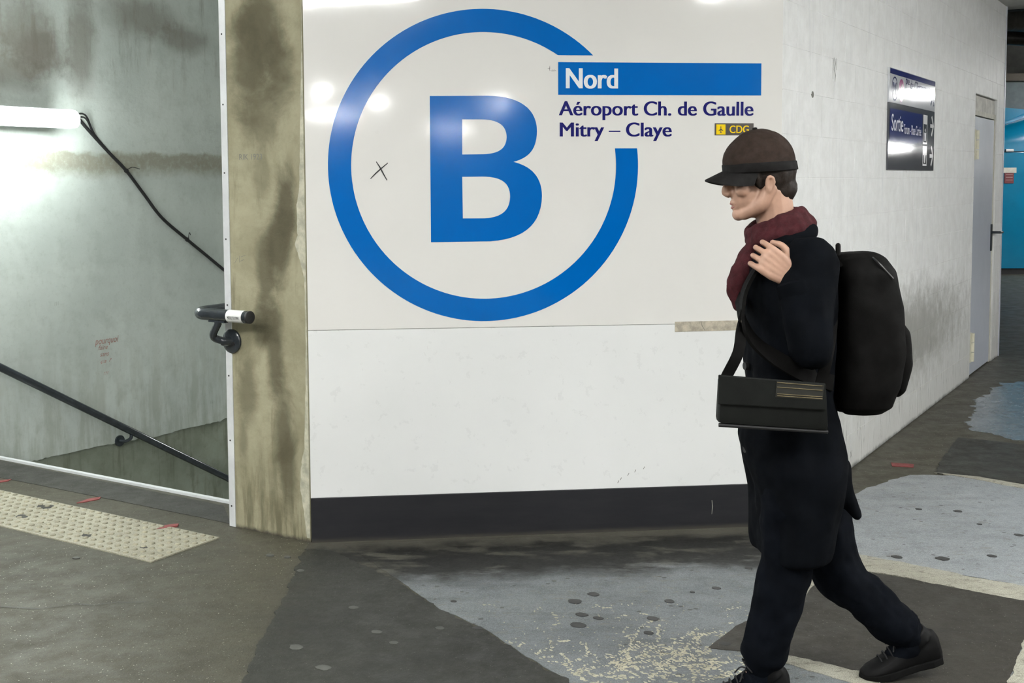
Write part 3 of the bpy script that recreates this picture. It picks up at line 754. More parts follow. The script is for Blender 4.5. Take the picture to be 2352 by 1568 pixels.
# ================================================================ tactile paving
tpv = empty('tactile_paving', FC, label='cream studded warning tiles in the floor before the stairs', cat='paving')
TY0, TY1, TX1, TL = -.553, -.162, -.394, .8575
sm = MB(); n_x, n_y = 16, 8
for i in range(n_x):
    for j in range(n_y):
        cx, cy = TL*(i+.5)/n_x, (TY1-TY0)*(j+.5)/n_y
        r = .0135; prof = [(r, 0), (r*.82, .0050), (r*.5, .0066)]; vs = []
        for rr, hh in prof:
            for k in range(8): vs.append((cx+rr*math.cos(k*math.pi/4), cy+rr*math.sin(k*math.pi/4), .006+hh))
        sm.add(vs, [(a*8+k, a*8+(k+1) % 8, (a+1)*8+(k+1) % 8, (a+1)*8+k) for a in range(2) for k in range(8)] + [tuple(range(16, 24))])
stud_me = sm.mesh('studs', M_STUD, True)
tile_me = MB().box((.0015, 0, -.01), (TL-.0015, TY1-TY0, .006)).mesh('tile', M_TACT, bevel=.0015)
for i in range(4):
    t = bpy.data.objects.new('tile', tile_me); link(t, tpv); t.location = (TX1-TL*(i+1), TY0, 0)
    s = bpy.data.objects.new('studs', stud_me); link(s, t); tag(s, kind='stuff')
for k, (x, y, r) in enumerate([(105,1167,.05),(50,1188,.035),(200,1232,.03),(330,1260,.02)]):
    c = uv(x, y); poly = []
    for j in range(18):
        w = 2*math.pi*j/18; q = r*(1+.6*mnoise.noise((math.cos(w)*1.6+k*3, math.sin(w)*1.6, k)))
        poly.append((c[0]+q*math.cos(w), c[1]+.6*q*math.sin(w)))
    MB().prism(poly, .002, .0068).obj('worn_spot', M_BAND, tpv)

# ================================================================ stair batten, cable, handrails
fx = empty('wall_light', FS, label='glowing fluorescent batten on the stair wall', cat='lamp')
SO = .20                                                # stand-off of the diffuser from the wall
xe, zt_ = on(FS, 173, 252, SO); _, zb_ = on(FS, 173, 298, SO)
zc = (zt_+zb_)/2
MB().box((xe-1.26, -SO+.035, zc-.052), (xe-.008, -SO+.062, zc+.052)).obj('housing', M_ALU_PAINT, fx, bevel=.004)
MB().box((xe-1.255, -SO-.015, zc+.051), (xe-.010, -SO+.06, zc+.058)).obj('reflector_cover', M_ALU_PAINT, fx, bevel=.002)
for k in (.2, 1.05): MB().box((xe-k-.03, -SO+.06, zc-.02), (xe-k+.03, 0, zc+.02)).obj('wall_bracket', M_ALU_PAINT, fx)
prof = [(.036, .046), (.01, .050), (-.03, .047), (-.05, .024), (-.05, -.024), (-.03, -.047), (.01, -.050), (.036, -.046)]
mb = MB(); k = len(prof); xs = [(xe-1.25, .8), (xe-1.235, 1), (xe-.015, 1), (xe, .82)]
mb.add([(x, -SO+p*s, zc+q*s) for x, s in xs for p, q in prof], [(a*k+j, a*k+(j+1) % k, (a+1)*k+(j+1) % k, (a+1)*k+j) for a in range(3) for j in range(k)] + [tuple(range(k)), tuple(range(4*k-1, 3*k-1, -1))])
mb.obj('diffuser', M_LIGHT2, fx, smooth=True)
cb = empty('electric_cable', FS, label='black cable drooping from the batten across the stair wall', cat='cable')
cp_ = [(180,272),(215,312),(252,352),(290,392),(330,445),(372,500),(430,550),(470,583),(505,612),(530,632)]
c3 = [(s, -.016, h) for s, h in (on(FS, x, y, .016) for x, y in cp_)]
MB().tube(bez(c3, 8), .0105, 10).obj('cable_sheath', M_BLACK, cb, smooth=True)
for off in ((.012, .014), (.004, -.006)):
    a = on(FS, 175, 268, .02)
    MB().tube(bez([(xe-.02, -SO+.05, zc+off[1]), (a[0]+.03, -.06, a[1]+off[1]), (c3[1][0]+.005, -.018, c3[1][2]+off[0]), (c3[2][0], -.02, c3[2][2]+.003)], 8), .0055, 8).obj('cable_strand', M_BLACK, cb, smooth=True)
for i, tail in ((3, (.10, .012)), (6, (.02, .03))):
    c = Vector(c3[i]); t = (Vector(c3[i+1]) - Vector(c3[i-1])).normalized()
    tie = MB().tube([c - t*.006, c + t*.006], .0145, 10)
    tie.tube(bez([c + Vector((0,-.012,.008)), c + Vector((tail[0]*.4, -.014, tail[1]*1.4+.006)), c + Vector((tail[0], -.012, tail[1]))], 5), .0025, 6)
    tie.obj('cable_tie', M_BLACK, cb, smooth=True)
# left handrail
RR = .023
h1 = empty('handrail', FS, label='dark tube handrail sloping down the stained stair wall', cat='handrail')
(a, b), (c, d) = on(FS, 0, 843, .085), on(FS, 515, 1094, .085)
sl = (d-b)/(c-a)
MB().tube([(a-.55, -.085, b-.55*sl), (a+4.2, -.085, b+4.2*sl)], RR, 16).obj('rail', M_DARKMETAL, h1, smooth=True)
bs, bh = on(FS, 276, 1012, .01)
for k in (0, 1.15, 2.3):
    x0 = bs+k; z0 = bh+k*sl; zr = b+(x0+.03-a)*sl
    br = MB().disc((x0, -.0005, z0), (0,-1,0), .036, .012, 24).obj('bracket_plate', M_DARKMETAL, h1, smooth=True)
    MB().tube(bez([(x0, -.01, z0), (x0+.01, -.05, z0+.0), (x0+.025, -.082, z0+.02), (x0+.03, -.085, zr-RR+.004)], 6), .011, 10).obj('bracket_arm', M_DARKMETAL, br, smooth=True)
# handrail on the pillar, turning the corner into the stairwell
h2 = empty('handrail', FC, label='short charcoal handrail end with white sticker wrapping the pillar corner', cat='handrail')
OFF = .10
(xc, zcap), (xl, zl) = on(FC, 571, 731, OFF), on(FC, 452, 717, OFF)
zr = (zcap+zl)/2; R2 = .0275
xo = -V_COL-.03-.075
pts = [(xc, -OFF, zr), (xc-.05, -OFF, zr), (xo+.075, -OFF, zr)]
for i in range(1, 9):
    w = math.pi/2*i/8; pts.append((xo+.075-.075*math.sin(w), -OFF+.075-.075*math.cos(w), zr))
pts += [(xo, .10, zr), (xo, .22, zr-.01), (xo, .34, zr-.06), (xo, 3.6, zr-.06-3.26*RISE/RUN)]
MB().tube(pts, R2, 18).obj('rail', M_DARKMETAL, h2, smooth=True)
MB().disc((xc-.001, -OFF, zr), (1,0,0), R2+.001, .012, 20).obj('end_cap', M_BLACK, h2, smooth=True, bevel=.002)
(s1, _), (s2, _) = on(FC, 517, 720, OFF+R2), on(FC, 553, 728, OFF+R2)
sw = MB(); n = 20
vs = [(x, -OFF+(R2+.0008)*math.cos(w), zr+(R2+.0008)*math.sin(w)) for x in (s1, s2) for w in [math.radians(60+i*250/n) for i in range(n+1)]]
sw.add(vs, [(j, j+1, n+2+j, n+1+j) for j in range(n)])
stk = sw.obj('sticker', plain('white_sticker', (.72,.73,.72), .4, 0, .05, 20), h2, smooth=True, label='white sticker with black lettering')
# sticker print follows the tube
tx = text('sticker_print', 'MODELE TU FEMME', (s1+.012, 0, s2-.012, .013), M_INK, stk, bold=.02)
for v in tx.data.vertices:
    w = math.pi + math.radians(22) - v.co.z/(R2+.0014) ; v.co = (v.co.x, -OFF+(R2+.0014)*math.cos(w), zr+(R2+.0014)*math.sin(w))
ps, ph = on(FC, 533, 783, .004)
pb = MB().lathe((ps, 0, ph), [(.055, -.0005), (.055, -.010), (.047, -.016), (.02, -.018)], 28, 'Y').obj('bracket_plate', M_DARKMETAL, h2, smooth=True)
MB().disc((ps+.022, -.013, ph-.01), (0,-1,0), .009, .008, 12).obj('screw', M_SCREW, pb)
as_, ah = on(FC, 501, 742, OFF)
MB().tube(bez([(ps, -.012, ph), (ps-.012, -.05, ph+.006), (ps-.035, -.085, ph+.03), (as_, -OFF, ah), (as_, -OFF, zr-R2+.004)], 7), [.022]*8+[.017]*14+[.013]*7, 12).obj('bracket_arm', M_DARKMETAL, pb, smooth=True)
MB().box((as_-.05, -OFF-.012, zr-R2-.006), (as_+.05, -OFF+.012, zr-R2+.006)).obj('saddle', M_DARKMETAL, pb, bevel=.002)

# ================================================================ ceiling, lamps, hall enclosure, far corner
cl = MB().box((-22, -32, CEIL), (S_END+.2, 13, CEIL+.2))
cl.obj('ceiling', M_CEIL, mat=FR, kind='structure')
MB().box((S_END+.2, -32, 4.6), (24, 13, 4.8)).box((S_END+.2, -32, CEIL), (S_END+.35, 13, 4.6)).obj('ceiling_void', M_DARKCEIL, mat=FR, kind='structure')
lamp_me = None
def ceiling_light(x, y, rot=0, z=CEIL):
    global lamp_me
    e = empty('ceiling_light', Matrix.Translation((x, y, z)) @ Matrix.Rotation(rot, 4, 'Z'), label='white fluorescent batten under the station ceiling, some mirrored in panel or sign, others added unseen for light', cat='lamp', group='ceiling battens of the hall')
    if lamp_me is None:
        lamp_me = (MB().box((-.62, -.05, -.06), (.62, .05, 0)).mesh('housing', M_ALU_PAINT, bevel=.004), MB().box((-.6, -.075, -.105), (.6, .075, -.061)).mesh('diffuser', M_LIGHT, bevel=.012))
    for nm, me in zip(('housing', 'diffuser'), lamp_me):
        o = bpy.data.objects.new(nm, me); link(o, e)
    return e
for (x, y, r) in LAMPS: ceiling_light(x, y, r)
for (x, y, z) in HUNG:
    e = ceiling_light(x, y, .99, z)
    for k in (-.4, .4): MB().tube([(k, 0, 0), (k, 0, 4.6-z)], .006, 6).obj('hanger', M_ALU, e)
w2 = empty('wall_light', FS, label='added fluorescent batten lower down the stair wall, hidden behind the pillar to brighten the stairwell', cat='lamp')  # unseen copy of the batten, added to lift the light in the stairwell
for o in list(fx.children):
    c_ = o.copy(); COL.objects.link(c_); c_.parent = w2; c_.location = (3.6, 0, -1.5)
def encl(name, a, b): MB().box(a, b).obj(name, M_CONC, kind='structure')
encl('wall_back', (-18, -26.4, 0), (26, -26, 4.6))
encl('wall_side_left', (-10.4, -26, 0), (-10, 12, CEIL))
encl('wall_side_right', (22, -26, 0), (22.4, 24, 4.6))
# teal wall across the end of the side passage
M_TEAL = plain('teal_enamel', srgb(0,120,158), .22, 0, .08, 2, coat=.3)
q = fl(2302, 630); TYw = q.y
z_top = lambda px, py: hit(px, py, Vector((0, TYw, 0)), Vector((0, -1, 0)))
a_, b_ = z_top(2302, 292), z_top(2352, 275)
slope = (b_.z-a_.z)/(b_.x-a_.x)
xA, xB = 5.6, 10.4
zA, zB = a_.z+(xA-a_.x)*slope, a_.z+(xB-a_.x)*slope
tw_ = empty('wall_teal', kind='structure')
zj = z_top(2320, 347).z
MB().prism_xz([(xA,.10),(xB,.10),(xB,zj-.02),(xA,zj-.02)], TYw, TYw+.3).obj('lower_sheet', M_TEAL, tw_, bevel=.004)
# upper sheet bellies back to a slanting crease, a narrow band leans over it
n = 10; cols = [xA, a_.x-.15, a_.x+.62, xB]; lim = lambda x: min(max(x, a_.x-.15), a_.x+.62)
t1_, t2_ = z_top(2302, 256), z_top(2352, 270)
ts = (t2_.z-t1_.z)/(t2_.x-t1_.x)
zc_ = [a_.z+(lim(x)-a_.x)*slope for x in cols]; zt_ = [max(t1_.z+(lim(x)-t1_.x)*ts, z0+.02)+.07 for x, z0 in zip(cols, zc_)]
vs = [(x, TYw+.35*(i/n)**2.2, zj+(z0-zj)*math.sin(i/n*math.pi/2)) for i in range(n+1) for x, z0 in zip(cols, zc_)]
MB().add(vs, [(4*i+k, 4*i+k+1, 4*i+k+5, 4*i+k+4) for i in range(n) for k in range(3)]).obj('upper_sheet', M_TEAL, tw_, smooth=True, fix=False)
vs = [(x, TYw+.35, z0) for x, z0 in zip(cols, zc_)] + [(x, TYw+.33, z1) for x, z1 in zip(cols, zt_)]
vs += [(x, y+.05, z) for x, y, z in vs]
MB().add(vs, [(k, k+1, k+5, k+4) for k in range(3)] + [(k+9, k+8, k+12, k+13) for k in range(3)] + [(4+k, 5+k, 13+k, 12+k) for k in range(3)]).obj('top_band', M_TEAL, tw_, fix=False)
MB().box((xA, TYw+.02, zj-.022), (xB, TYw+.3, zj+.002)).obj('joint_strip', plain('dark_teal_joint', srgb(0,50,72), .4), tw_)
MB().box((xA, TYw+.03, 0), (xB, TYw+.3, .10)).obj('plinth', M_BLACK, tw_)
p_ = z_top(2318, 345); MB().box((p_.x-.065, TYw-.03, p_.z-.02), (p_.x+.065, TYw, p_.z+.02)).obj('grip_plate', plain('white_plate', (.7,.72,.72), .4), tw_, bevel=.006)
MB().box((xA-1, TYw+.62, 2.2), (xB+6, TYw+.9, 3.25)).obj('wall_bulkhead', plain('grey_bulkhead_paint', (.085,.115,.125), .6), kind='structure')
MB().box((xA-1, TYw+.30, 3.2), (xB+6, TYw+.95, 3.32)).obj('trim_4', plain('brown_beam', (.05,.037,.02), .6), kind='structure')
encl('wall_far', (-2, 24, 0), (26, 24.4, 4.6))
p1, p2 = z_top(2303, 385), z_top(2334, 397)
nb = empty('notice', label='cream and dark red notice on the teal wall', cat='notice')
MB().box((p1.x, TYw-.012, p2.z), (p2.x, TYw, p1.z)).obj('cream_plate', plain('cream_plate', (.62,.60,.52), .5), nb, bevel=.002)
MB().box((p1.x+.03, TYw-.010, z_top(2310, 421).z), (p2.x-.04, TYw, p2.z-.002)).obj('red_plate', plain('dark_red_plate', (.17,.03,.035), .5), nb, bevel=.002)
mbl = MB()
for k in range(3): mbl.box((p1.x+.05, TYw-.0125, p2.z-.03-k*.045), (p2.x-.06, TYw-.0095, p2.z-.022-k*.045))
mbl.obj('print_lines', plain('pale_print', (.5,.35,.33), .5), nb)
# service runs in the dark void
for k, (yy, zz, r_) in enumerate([(14.0, 3.72, .20), (15.6, 3.42, .09), (16.8, 3.95, .26)]):
    d_ = empty('air_duct' if r_ > .1 else 'service_pipe', Matrix.Translation((4.8, yy, zz)), label=['dusty ribbed duct in the dark ceiling void, the nearest', 'thin pipe in the dark ceiling void below the ducts', 'wide ribbed duct in the dark ceiling void, the rearmost'][k], cat='duct' if r_ > .1 else 'pipe')
    mb = MB(); pts, rs = [], []
    for i in range(120):
        pts.append((i*.06, .04*math.sin(i*.11+k), .05*math.sin(i*.07+k))); rs.append(r_*(1+(.05 if i % 2 else -.03)*(1 if r_ > .1 else 0)))
    mb.tube(pts, rs, 14).obj('duct_body' if r_ > .1 else 'pipe_body', plain('dusty_foil_%d' % k, (.05,.047,.042), .45, .5, .5, 4), d_, smooth=True)
tr_ = empty('cable_tray', Matrix.Translation((5.2, 13.2, 3.50)), label='pale steel cable tray hanging in the dark ceiling void', cat='tray')
MB().box((0, 0, 0), (6, .3, .015)).box((0, -.01, 0), (6, .0, .05)).box((0, .3, 0), (6, .31, .05)).obj('tray', M_ALU, tr_)
for k in range(4): MB().tube([(.8+k*1.3, .15, .015), (.8+k*1.3, .15, 1.1)], .008, 6).obj('hanger', M_ALU, tr_)
# ================================================================ the walker
YP = 3.57
ORG = hit(1815, 1000, Vector((0, YP, 0)), Vector((0, 1, 0))); ORG.z = 0
def P(x, y, dy=0.0):
    return hit(x, y, Vector((0, YP+dy, 0)), Vector((0, 1, 0))) - ORG
def ell(mb, c, r, rot=None, n=16):
    c = Vector(c); R3 = rot or Matrix.Identity(3); vs, fs = [c + R3 @ Vector((0,0,r[2]))], []
    for i in range(1, n//2):
        a = math.pi*i/(n//2)
        for j in range(n):
            b = 2*math.pi*j/n; vs.append(c + R3 @ Vector((r[0]*math.sin(a)*math.cos(b), r[1]*math.sin(a)*math.sin(b), r[2]*math.cos(a))))
    vs.append(c - R3 @ Vector((0,0,r[2]))); k = n//2-1; L = len(vs)-1
    for j in range(n):
        fs.append((0, 1+j, 1+(j+1) % n)); fs.append((L, 1+(k-1)*n+(j+1) % n, 1+(k-1)*n+j))
        for i in range(k-1): fs.append((1+i*n+j, 1+(i+1)*n+j, 1+(i+1)*n+(j+1) % n, 1+i*n+(j+1) % n))
    return mb.add(vs, fs)
def limb(mb, pts, rads, n=14, ends=True):
    q = bez(pts, 6); k = len(pts)-1; rr = []
    for i in range(len(q)):
        t = i/(len(q)-1)*k; a = min(int(t), k-1); rr.append(rads[a]+(rads[a+1]-rads[a])*(t-a))
    mb.tube(q, rr, n)
    if ends:
        for c, r in ((q[0], rr[0]), (q[-1], rr[-1])): ell(mb, c, (r*.97,)*3, n=12)
    return mb
def loft(mb, secs, n=28, p=2.4):
    """horizontal super-ellipse sections (cx, cy, z, rx, ry)"""
    vs = []
    for cx, cy, z, rx, ry in secs:
        for j in range(n):
            w = 2*math.pi*j/n; c, s = math.cos(w), math.sin(w)
            vs.append((cx+rx*math.copysign(abs(c)**(2/p), c), cy+ry*math.copysign(abs(s)**(2/p), s), z))
    k = len(secs)
    return mb.add(vs, [(i*n+j, i*n+(j+1) % n, (i+1)*n+(j+1) % n, (i+1)*n+j) for i in range(k-1) for j in range(n)] + [tuple(range(n-1,-1,-1)), tuple((k-1)*n+j for j in range(n))])
def grow(name, mb, m, parent, vox, it=4, folds=0.0, fsc=(9,9,4), cut=None, **k):
    """fuse overlapping shapes into one skin"""
    o = bpy.data.objects.new('tmp', mb.mesh('tmp', m)); COL.objects.link(o)
    r = o.modifiers.new('r', 'REMESH'); r.mode = 'VOXEL'; r.voxel_size = vox; r.use_smooth_shade = True
    s = o.modifiers.new('s', 'SMOOTH'); s.factor = .5; s.iterations = it
    me = eval_mesh(o); bpy.data.objects.remove(o); me.name = name
    if cut or folds:
        bm = bmesh.new(); bm.from_mesh(me)
        if cut: bmesh.ops.bisect_plane(bm, geom=bm.verts[:]+bm.edges[:]+bm.faces[:], plane_co=cut[0], plane_no=cut[1], clear_outer=True)
        if folds:
            bm.normal_update()
            for v in bm.verts:
                q = v.co
                f = mnoise.noise((q.x*fsc[0]+3, q.y*fsc[1], q.z*fsc[2])) + .5*mnoise.noise((q.x*fsc[0]*2.3, q.y*fsc[1]*2.3+5, q.z*fsc[2]*2.3))
                v.co = q + v.normal*folds*f
        bm.to_mesh(me); bm.free()
    me.materials.clear(); me.materials.append(m)
    me.polygons.foreach_set('use_smooth', [True]*len(me.polygons))
    o = bpy.data.objects.new(name, me); link(o, parent)
    return tag(o, **k)

M_SKIN = plain('skin', (.44,.265,.19), .5, 0, .07, 25, local=True)
M_COAT = plain('navy_coat_cloth', (.0028,.0036,.0052), .9, 0, .25, 12, .06, bump=.25, bsc=500, local=True)
M_TROUS = plain('navy_trouser_cloth', (.0032,.0042,.0066), .9, 0, .25, 14, .06, bump=.25, bsc=500, local=True)
M_PACK = plain('black_pack_nylon', (.0028,.0026,.0024), .75, 0, .25, 12, .12, bump=.3, bsc=700, local=True)
M_BAG = plain('greenish_black_bag', (.0065,.0075,.0066), .6, 0, .2, 12, .2, bump=.2, bsc=500, local=True)
M_CAP = plain('brown_cap_felt', (.030,.0195,.015), .85, 0, .2, 30, .2, bump=.4, bsc=600, local=True)
M_BRIM = plain('dark_cap_brim', (.009,.0082,.0082), .75, 0, .15, 30, .2, local=True)
M_SCARF = plain('maroon_scarf_wool', (.050,.011,.014), .9, 0, .3, 40, .2, bump=.6, bsc=300, local=True)
M_HAIR = plain('dark_brown_hair', (.018,.0125,.0095), .65, 0, .3, 60, .25, bump=.6, bsc=160, local=True)
M_SHOE = plain('black_shoe_leather', (.0035,.0035,.0037), .6, 0, .2, 20, .15, local=True)
M_SOLE = plain('dark_sole_rubber', (.006,.006,.006), .75, 0, .1, 20, .1, local=True)
M_LACE = plain('black_lace', (.012,.012,.013), .8)
M_EYE = plain('eye_white', (.7,.68,.65), .2, local=True)
M_IRIS = plain('brown_iris', (.04,.022,.012), .15)
M_LIP = plain('lip', (.36,.15,.13), .45, local=True)
M_GOLD = plain('gold_thread', (.16,.125,.06), .5, .3, .1, 40)

person = empty('person', Matrix.Translation(ORG), label='person walking in brown cap, maroon scarf, long navy coat and dark trousers', cat='person')
# ---- joints
HC = P(1744, 408)                                        # head centre
NB = P(1790, 560)
SHN, SHF = P(1858, 603, -.175), P(1850, 607, .175)
ELN, WRN = P(1868, 800, -.25), P(1822, 640, -.215)
ELF, WRF = P(1880, 830, .23), P(1835, 985, .22)
HPN, HPF = P(1822, 1010, -.085), P(1826, 1010, .085)
KNN, ANN = P(1806, 1290, -.095), P(1746, 1532, -.095)
KNF, ANF = P(1925, 1312, .09), P(2088, 1462, .095)
def px2z(y, dy=0): return P(1800, y, dy).z
# ---- body: one continuous skin
hr = Matrix.Rotation(math.radians(-9), 3, 'Y')           # head bent a little forward
def hd_(x, y, z): return HC + hr @ Vector((x, y, z))
b = MB()
ell(b, hd_(.012,0,.035), (.097,.076,.092), hr, 24)
ell(b, hd_(-.034,0,-.042), (.060,.057,.076), hr, 20)
ell(b, hd_(-.078,0,-.100), (.021,.026,.020), hr)
for s in (-1, 1):
    limb(b, [hd_(.015,s*.052,-.035), hd_(-.02,s*.048,-.078), hd_(-.066,s*.018,-.100)], [.024,.024,.02])
    limb(b, [hd_(-.082,s*.046,.016), hd_(-.092,s*.024,.026), hd_(-.096,0,.022)], [.010,.012,.012])
    ell(b, hd_(-.064,s*.043,-.027), (.024,.020,.022), hr)
    ell(b, hd_(-.0815,s*.031,.000), (.0135,.0145,.0135), hr)
    ell(b, hd_(-.100,s*.010,-.033), (.011,.0085,.009), hr)
    # ear
    limb(b, [hd_(.006,s*.073,-.042), hd_(.002,s*.077,-.022), hd_(.010,s*.080,.000), hd_(.023,s*.081,-.004), hd_(.024,s*.079,-.022), hd_(.010,s*.074,-.044)], [.0055,.005,.0048,.0048,.0048,.006])
    ell(b, hd_(.013,s*.073,-.021), (.011,.005,.019), hr)
limb(b, [hd_(-.092,0,.018), hd_(-.100,0,-.004), hd_(-.110,0,-.026), hd_(-.100,0,-.038)], [.009,.010,.0105,.009])
limb(b, [hd_(-.080,-.022,-.066), hd_(-.0905,-.006,-.0620), hd_(-.0905,.006,-.0620), hd_(-.080,.022,-.066)], [.006,.008,.008,.006])
limb(b, [hd_(-.080,-.020,-.074), hd_(-.0885,0,-.079), hd_(-.080,.020,-.074)], [.006,.0085,.006])
limb(b, [hd_(.030,0,-.045), NB+Vector((-.002,0,.02)), NB+Vector((.02,0,-.06))], [.060,.058,.075])
def sec(y, f, bk, hw, inset=0.0):
    a, c = P(f, y).x+inset, P(bk, y).x-inset
    return ((a+c)/2, 0, P(1800, y).z, (c-a)/2, hw-inset)
TORSO = [(545,1748,1838,.075),(572,1722,1880,.135),(602,1706,1908,.205),(640,1700,1915,.222),(700,1703,1912,.215),(800,1716,1904,.195),(900,1716,1908,.19),(1000,1703,1928,.205),(1060,1712,1934,.21),(1120,1727,1928,.21),(1200,1733,1912,.205),(1262,1738,1894,.198)]
loft(b, [sec(y, f, k, h, .022) for y, f, k, h in TORSO[:8]][::-1])
for sh, el_, wr_ in ((SHN, ELN, WRN), (SHF, ELF, WRF)):
    limb(b, [sh, sh.lerp(el_, .5), el_], [.052,.046,.037]); limb(b, [el_, el_.lerp(wr_, .35), wr_], [.037,.037,.026])
for hp, kn, an in ((HPN, KNN, ANN), (HPF, KNF, ANF)):
    limb(b, [hp, hp.lerp(kn, .5), kn, kn.lerp(an, .3), an], [.088,.07,.052,.05,.034])
A_F, U_F = Vector((-.97,-.05,-.22)).normalized(), Vector((-.22,0,.97)).normalized()
for an, fw, up in ((ANN, Vector((-1,-.04,0)), Vector((0,0,1))), (ANF, A_F, U_F)):
    limb(b, [an, an+fw*.05-up*.055, an+fw*.12-up*.075], [.032,.026,.018])
# hands: palm, four bent fingers of unequal length, thumb
def hand(b, w, u, v, nrm, curls, rad=.0082, thumb=None):
    """w wrist, u along the hand, v towards the index finger, nrm out of the palm"""
    u, v, nrm = u.normalized(), v.normalized(), nrm.normalized()
    T = lambda a, c, d: w + u*a + v*c + nrm*d
    for k in range(5):
        c = (-.033+.0165*k); limb(b, [T(0, c*.55, 0), T(.045, c*.9, -.002), T(.086+.004*(1.5-abs(k-2.3)), c, -.002)], [.0155,.0145,.0105], 10)
    ell(b, T(.035, .024, .008), (.024,.024,.016), n=12); ell(b, T(.04, -.022, .008), (.022,.02,.015), n=12)
    for k, (L, cu) in enumerate(zip((.072, .085, .092, .084), curls)):
        c = -.036+.0235*k; a = T(.086+.003*(1.5-abs(k-2)), c, -.001); pts = [a - u*.02, a]; ang = 0
        for sgm, bend in zip((.46, .31, .23), cu):
            ang += bend; a = a + (u*math.cos(ang)+nrm*math.sin(ang))*L*sgm; pts.append(a)
        limb(b, pts, [rad*1.15, rad*1.12, rad, rad*.92, rad*.78], 10)
    th = thumb or [(.018,.026,.006), (.048,.052,.014), (.078,.060,.026), (.104,.056,.034)]
    limb(b, [T(*q) for q in th], [.0155,.013,.0105,.0085], 10)
UH = Vector((-.80, .04, .60)); VH = Vector((.60, .02, .80)); NH = UH.cross(VH); NH = NH if NH.y > 0 else -NH
hand(b, WRN+UH*.012, UH, VH, NH, [(.75,1.25,.9)]*2+[(.7,1.2,.85)]*2, thumb=[(.018,.026,.006),(.040,.050,.018),(.066,.060,.030),(.092,.052,.040)])
UF = Vector((-.35, 0, -.94)); VF = Vector((-.94, 0, .35)); NF = Vector((0, -1, 0))
hand(b, WRF+UF*.01, UF, VF, NF, [(.35,.5,.35)]*4)
body = grow('body', b, M_SKIN, person, .0036, 3)
# ---- face details, hair
for s in (-1, 1):
    e = MB(); ell(e, hd_(-.0870,s*.0325,.001), (.0115,.0125,.0095), hr, 16); eo = e.obj('eye', M_EYE, person, smooth=True)
    i_ = MB(); ell(i_, hd_(-.0970,s*.0325,.0005), (.0025,.0055,.0055), hr, 12); i_.obj('iris', M_IRIS, eo, smooth=True)
    limb(MB(), [hd_(-.084,s*.048,.020), hd_(-.097,s*.032,.0265), hd_(-.1045,s*.014,.024)], [.003,.0042,.0035], 8).obj('eyebrow', M_HAIR, person, smooth=True)
lp = MB(); limb(lp, [hd_(-.0855,-.020,-.0675), hd_(-.0965,0,-.0640), hd_(-.0855,.020,-.0675)], [.0025,.0042,.0025], 8); limb(lp, [hd_(-.0855,-.018,-.0735), hd_(-.0952,0,-.0772), hd_(-.0855,.018,-.0735)], [.0022,.0042,.0022], 8)
lp.obj('lips', M_LIP, person, smooth=True)
hb = MB(); ell(hb, hd_(.026,0,.018), (.090,.0795,.088), hr, 28); ell(hb, hd_(.060,0,-.045), (.050,.060,.045), hr, 20)
for s in (-1, 1): limb(hb, [hd_(-.022,s*.070,.03), hd_(-.020,s*.069,-.005), hd_(-.016,s*.066,-.028)], [.014,.010,.006])
grow('hair', hb, M_HAIR, person, .006, 3, .0035, (60,60,30))
# ---- cap: panelled crown, band, drooping brim
cp2 = MB(); ell(cp2, hd_(.008,0,.040), (.109,.089,.108), hr, 32); ell(cp2, hd_(-.035,0,.052), (.07,.078,.075), hr, 24)
cap = grow('cap', cp2, M_CAP, person, .006, 4, .0025, (22,22,12), cut=(hd_(0,0,.020), hr @ Vector((-.10,0,-1))))
bn = MB(); vs = []
for i in range(40):
    w = 2*math.pi*i/40; c, s_ = math.cos(w), math.sin(w)
    for rr, zz in ((1.012,.018),(1.03,.020),(1.022,.044),(1.0,.046)):
        vs.append(hd_(.006+.110*rr*c, .090*rr*s_, zz-.10*(.006+.11*c)))
bn.add(vs, [(i*4+j, i*4+(j+1) % 4, ((i+1) % 40)*4+(j+1) % 4, ((i+1) % 40)*4+j) for i in range(40) for j in range(4)]).obj('cap_band', M_BRIM, cap, smooth=True)
br = MB(); n, k = 22, 7; top, bot = [], []
for j in range(k):
    t = j/(k-1)
    for i in range(n):
        w = math.pi*(i/(n-1)-.5)*.92; s_ = math.sin(w)
        x = -.088*math.cos(w)-.004 - t*.072*math.cos(w)**.6; y = .082*s_*(1+.04*t)
        z = .042 - .022*t - .034*s_*s_*(.5+.5*t)
        top.append(hd_(x, y, z)); bot.append(hd_(x, y, z-.0045))
N0 = n*k
q = [(j*n+i, j*n+i+1, (j+1)*n+i+1, (j+1)*n+i) for j in range(k-1) for i in range(n-1)]
rim = [(j*n, (j+1)*n) for j in range(k-1)] + [((k-1)*n+i, (k-1)*n+i+1) for i in range(n-1)] + [((j+1)*n+n-1, j*n+n-1) for j in range(k-1)] + [(i+1, i) for i in range(n-1)]
br.add(top+bot, q + [tuple(N0+a for a in f[::-1]) for f in q] + [(a, c, N0+c, N0+a) for a, c in rim])
br.obj('cap_brim', M_BRIM, cap, smooth=True)
ell(MB(), hd_(.008,0,.149), (.008,.008,.004), hr, 12).obj('cap_button', M_BRIM, cap, smooth=True)
# ---- coat with sleeves, collar, cuffs, buttons
c = MB(); loft(c, [sec(*t) for t in TORSO][::-1])
for sh, el_, wr_ in ((SHN, ELN, WRN), (SHF, ELF, WRF)):
    e = (wr_-el_).normalized()
    limb(c, [sh, sh.lerp(el_, .5), el_], [.085,.072,.062]); limb(c, [el_, el_.lerp(wr_, .4), wr_-e*.012], [.062,.060,.050])
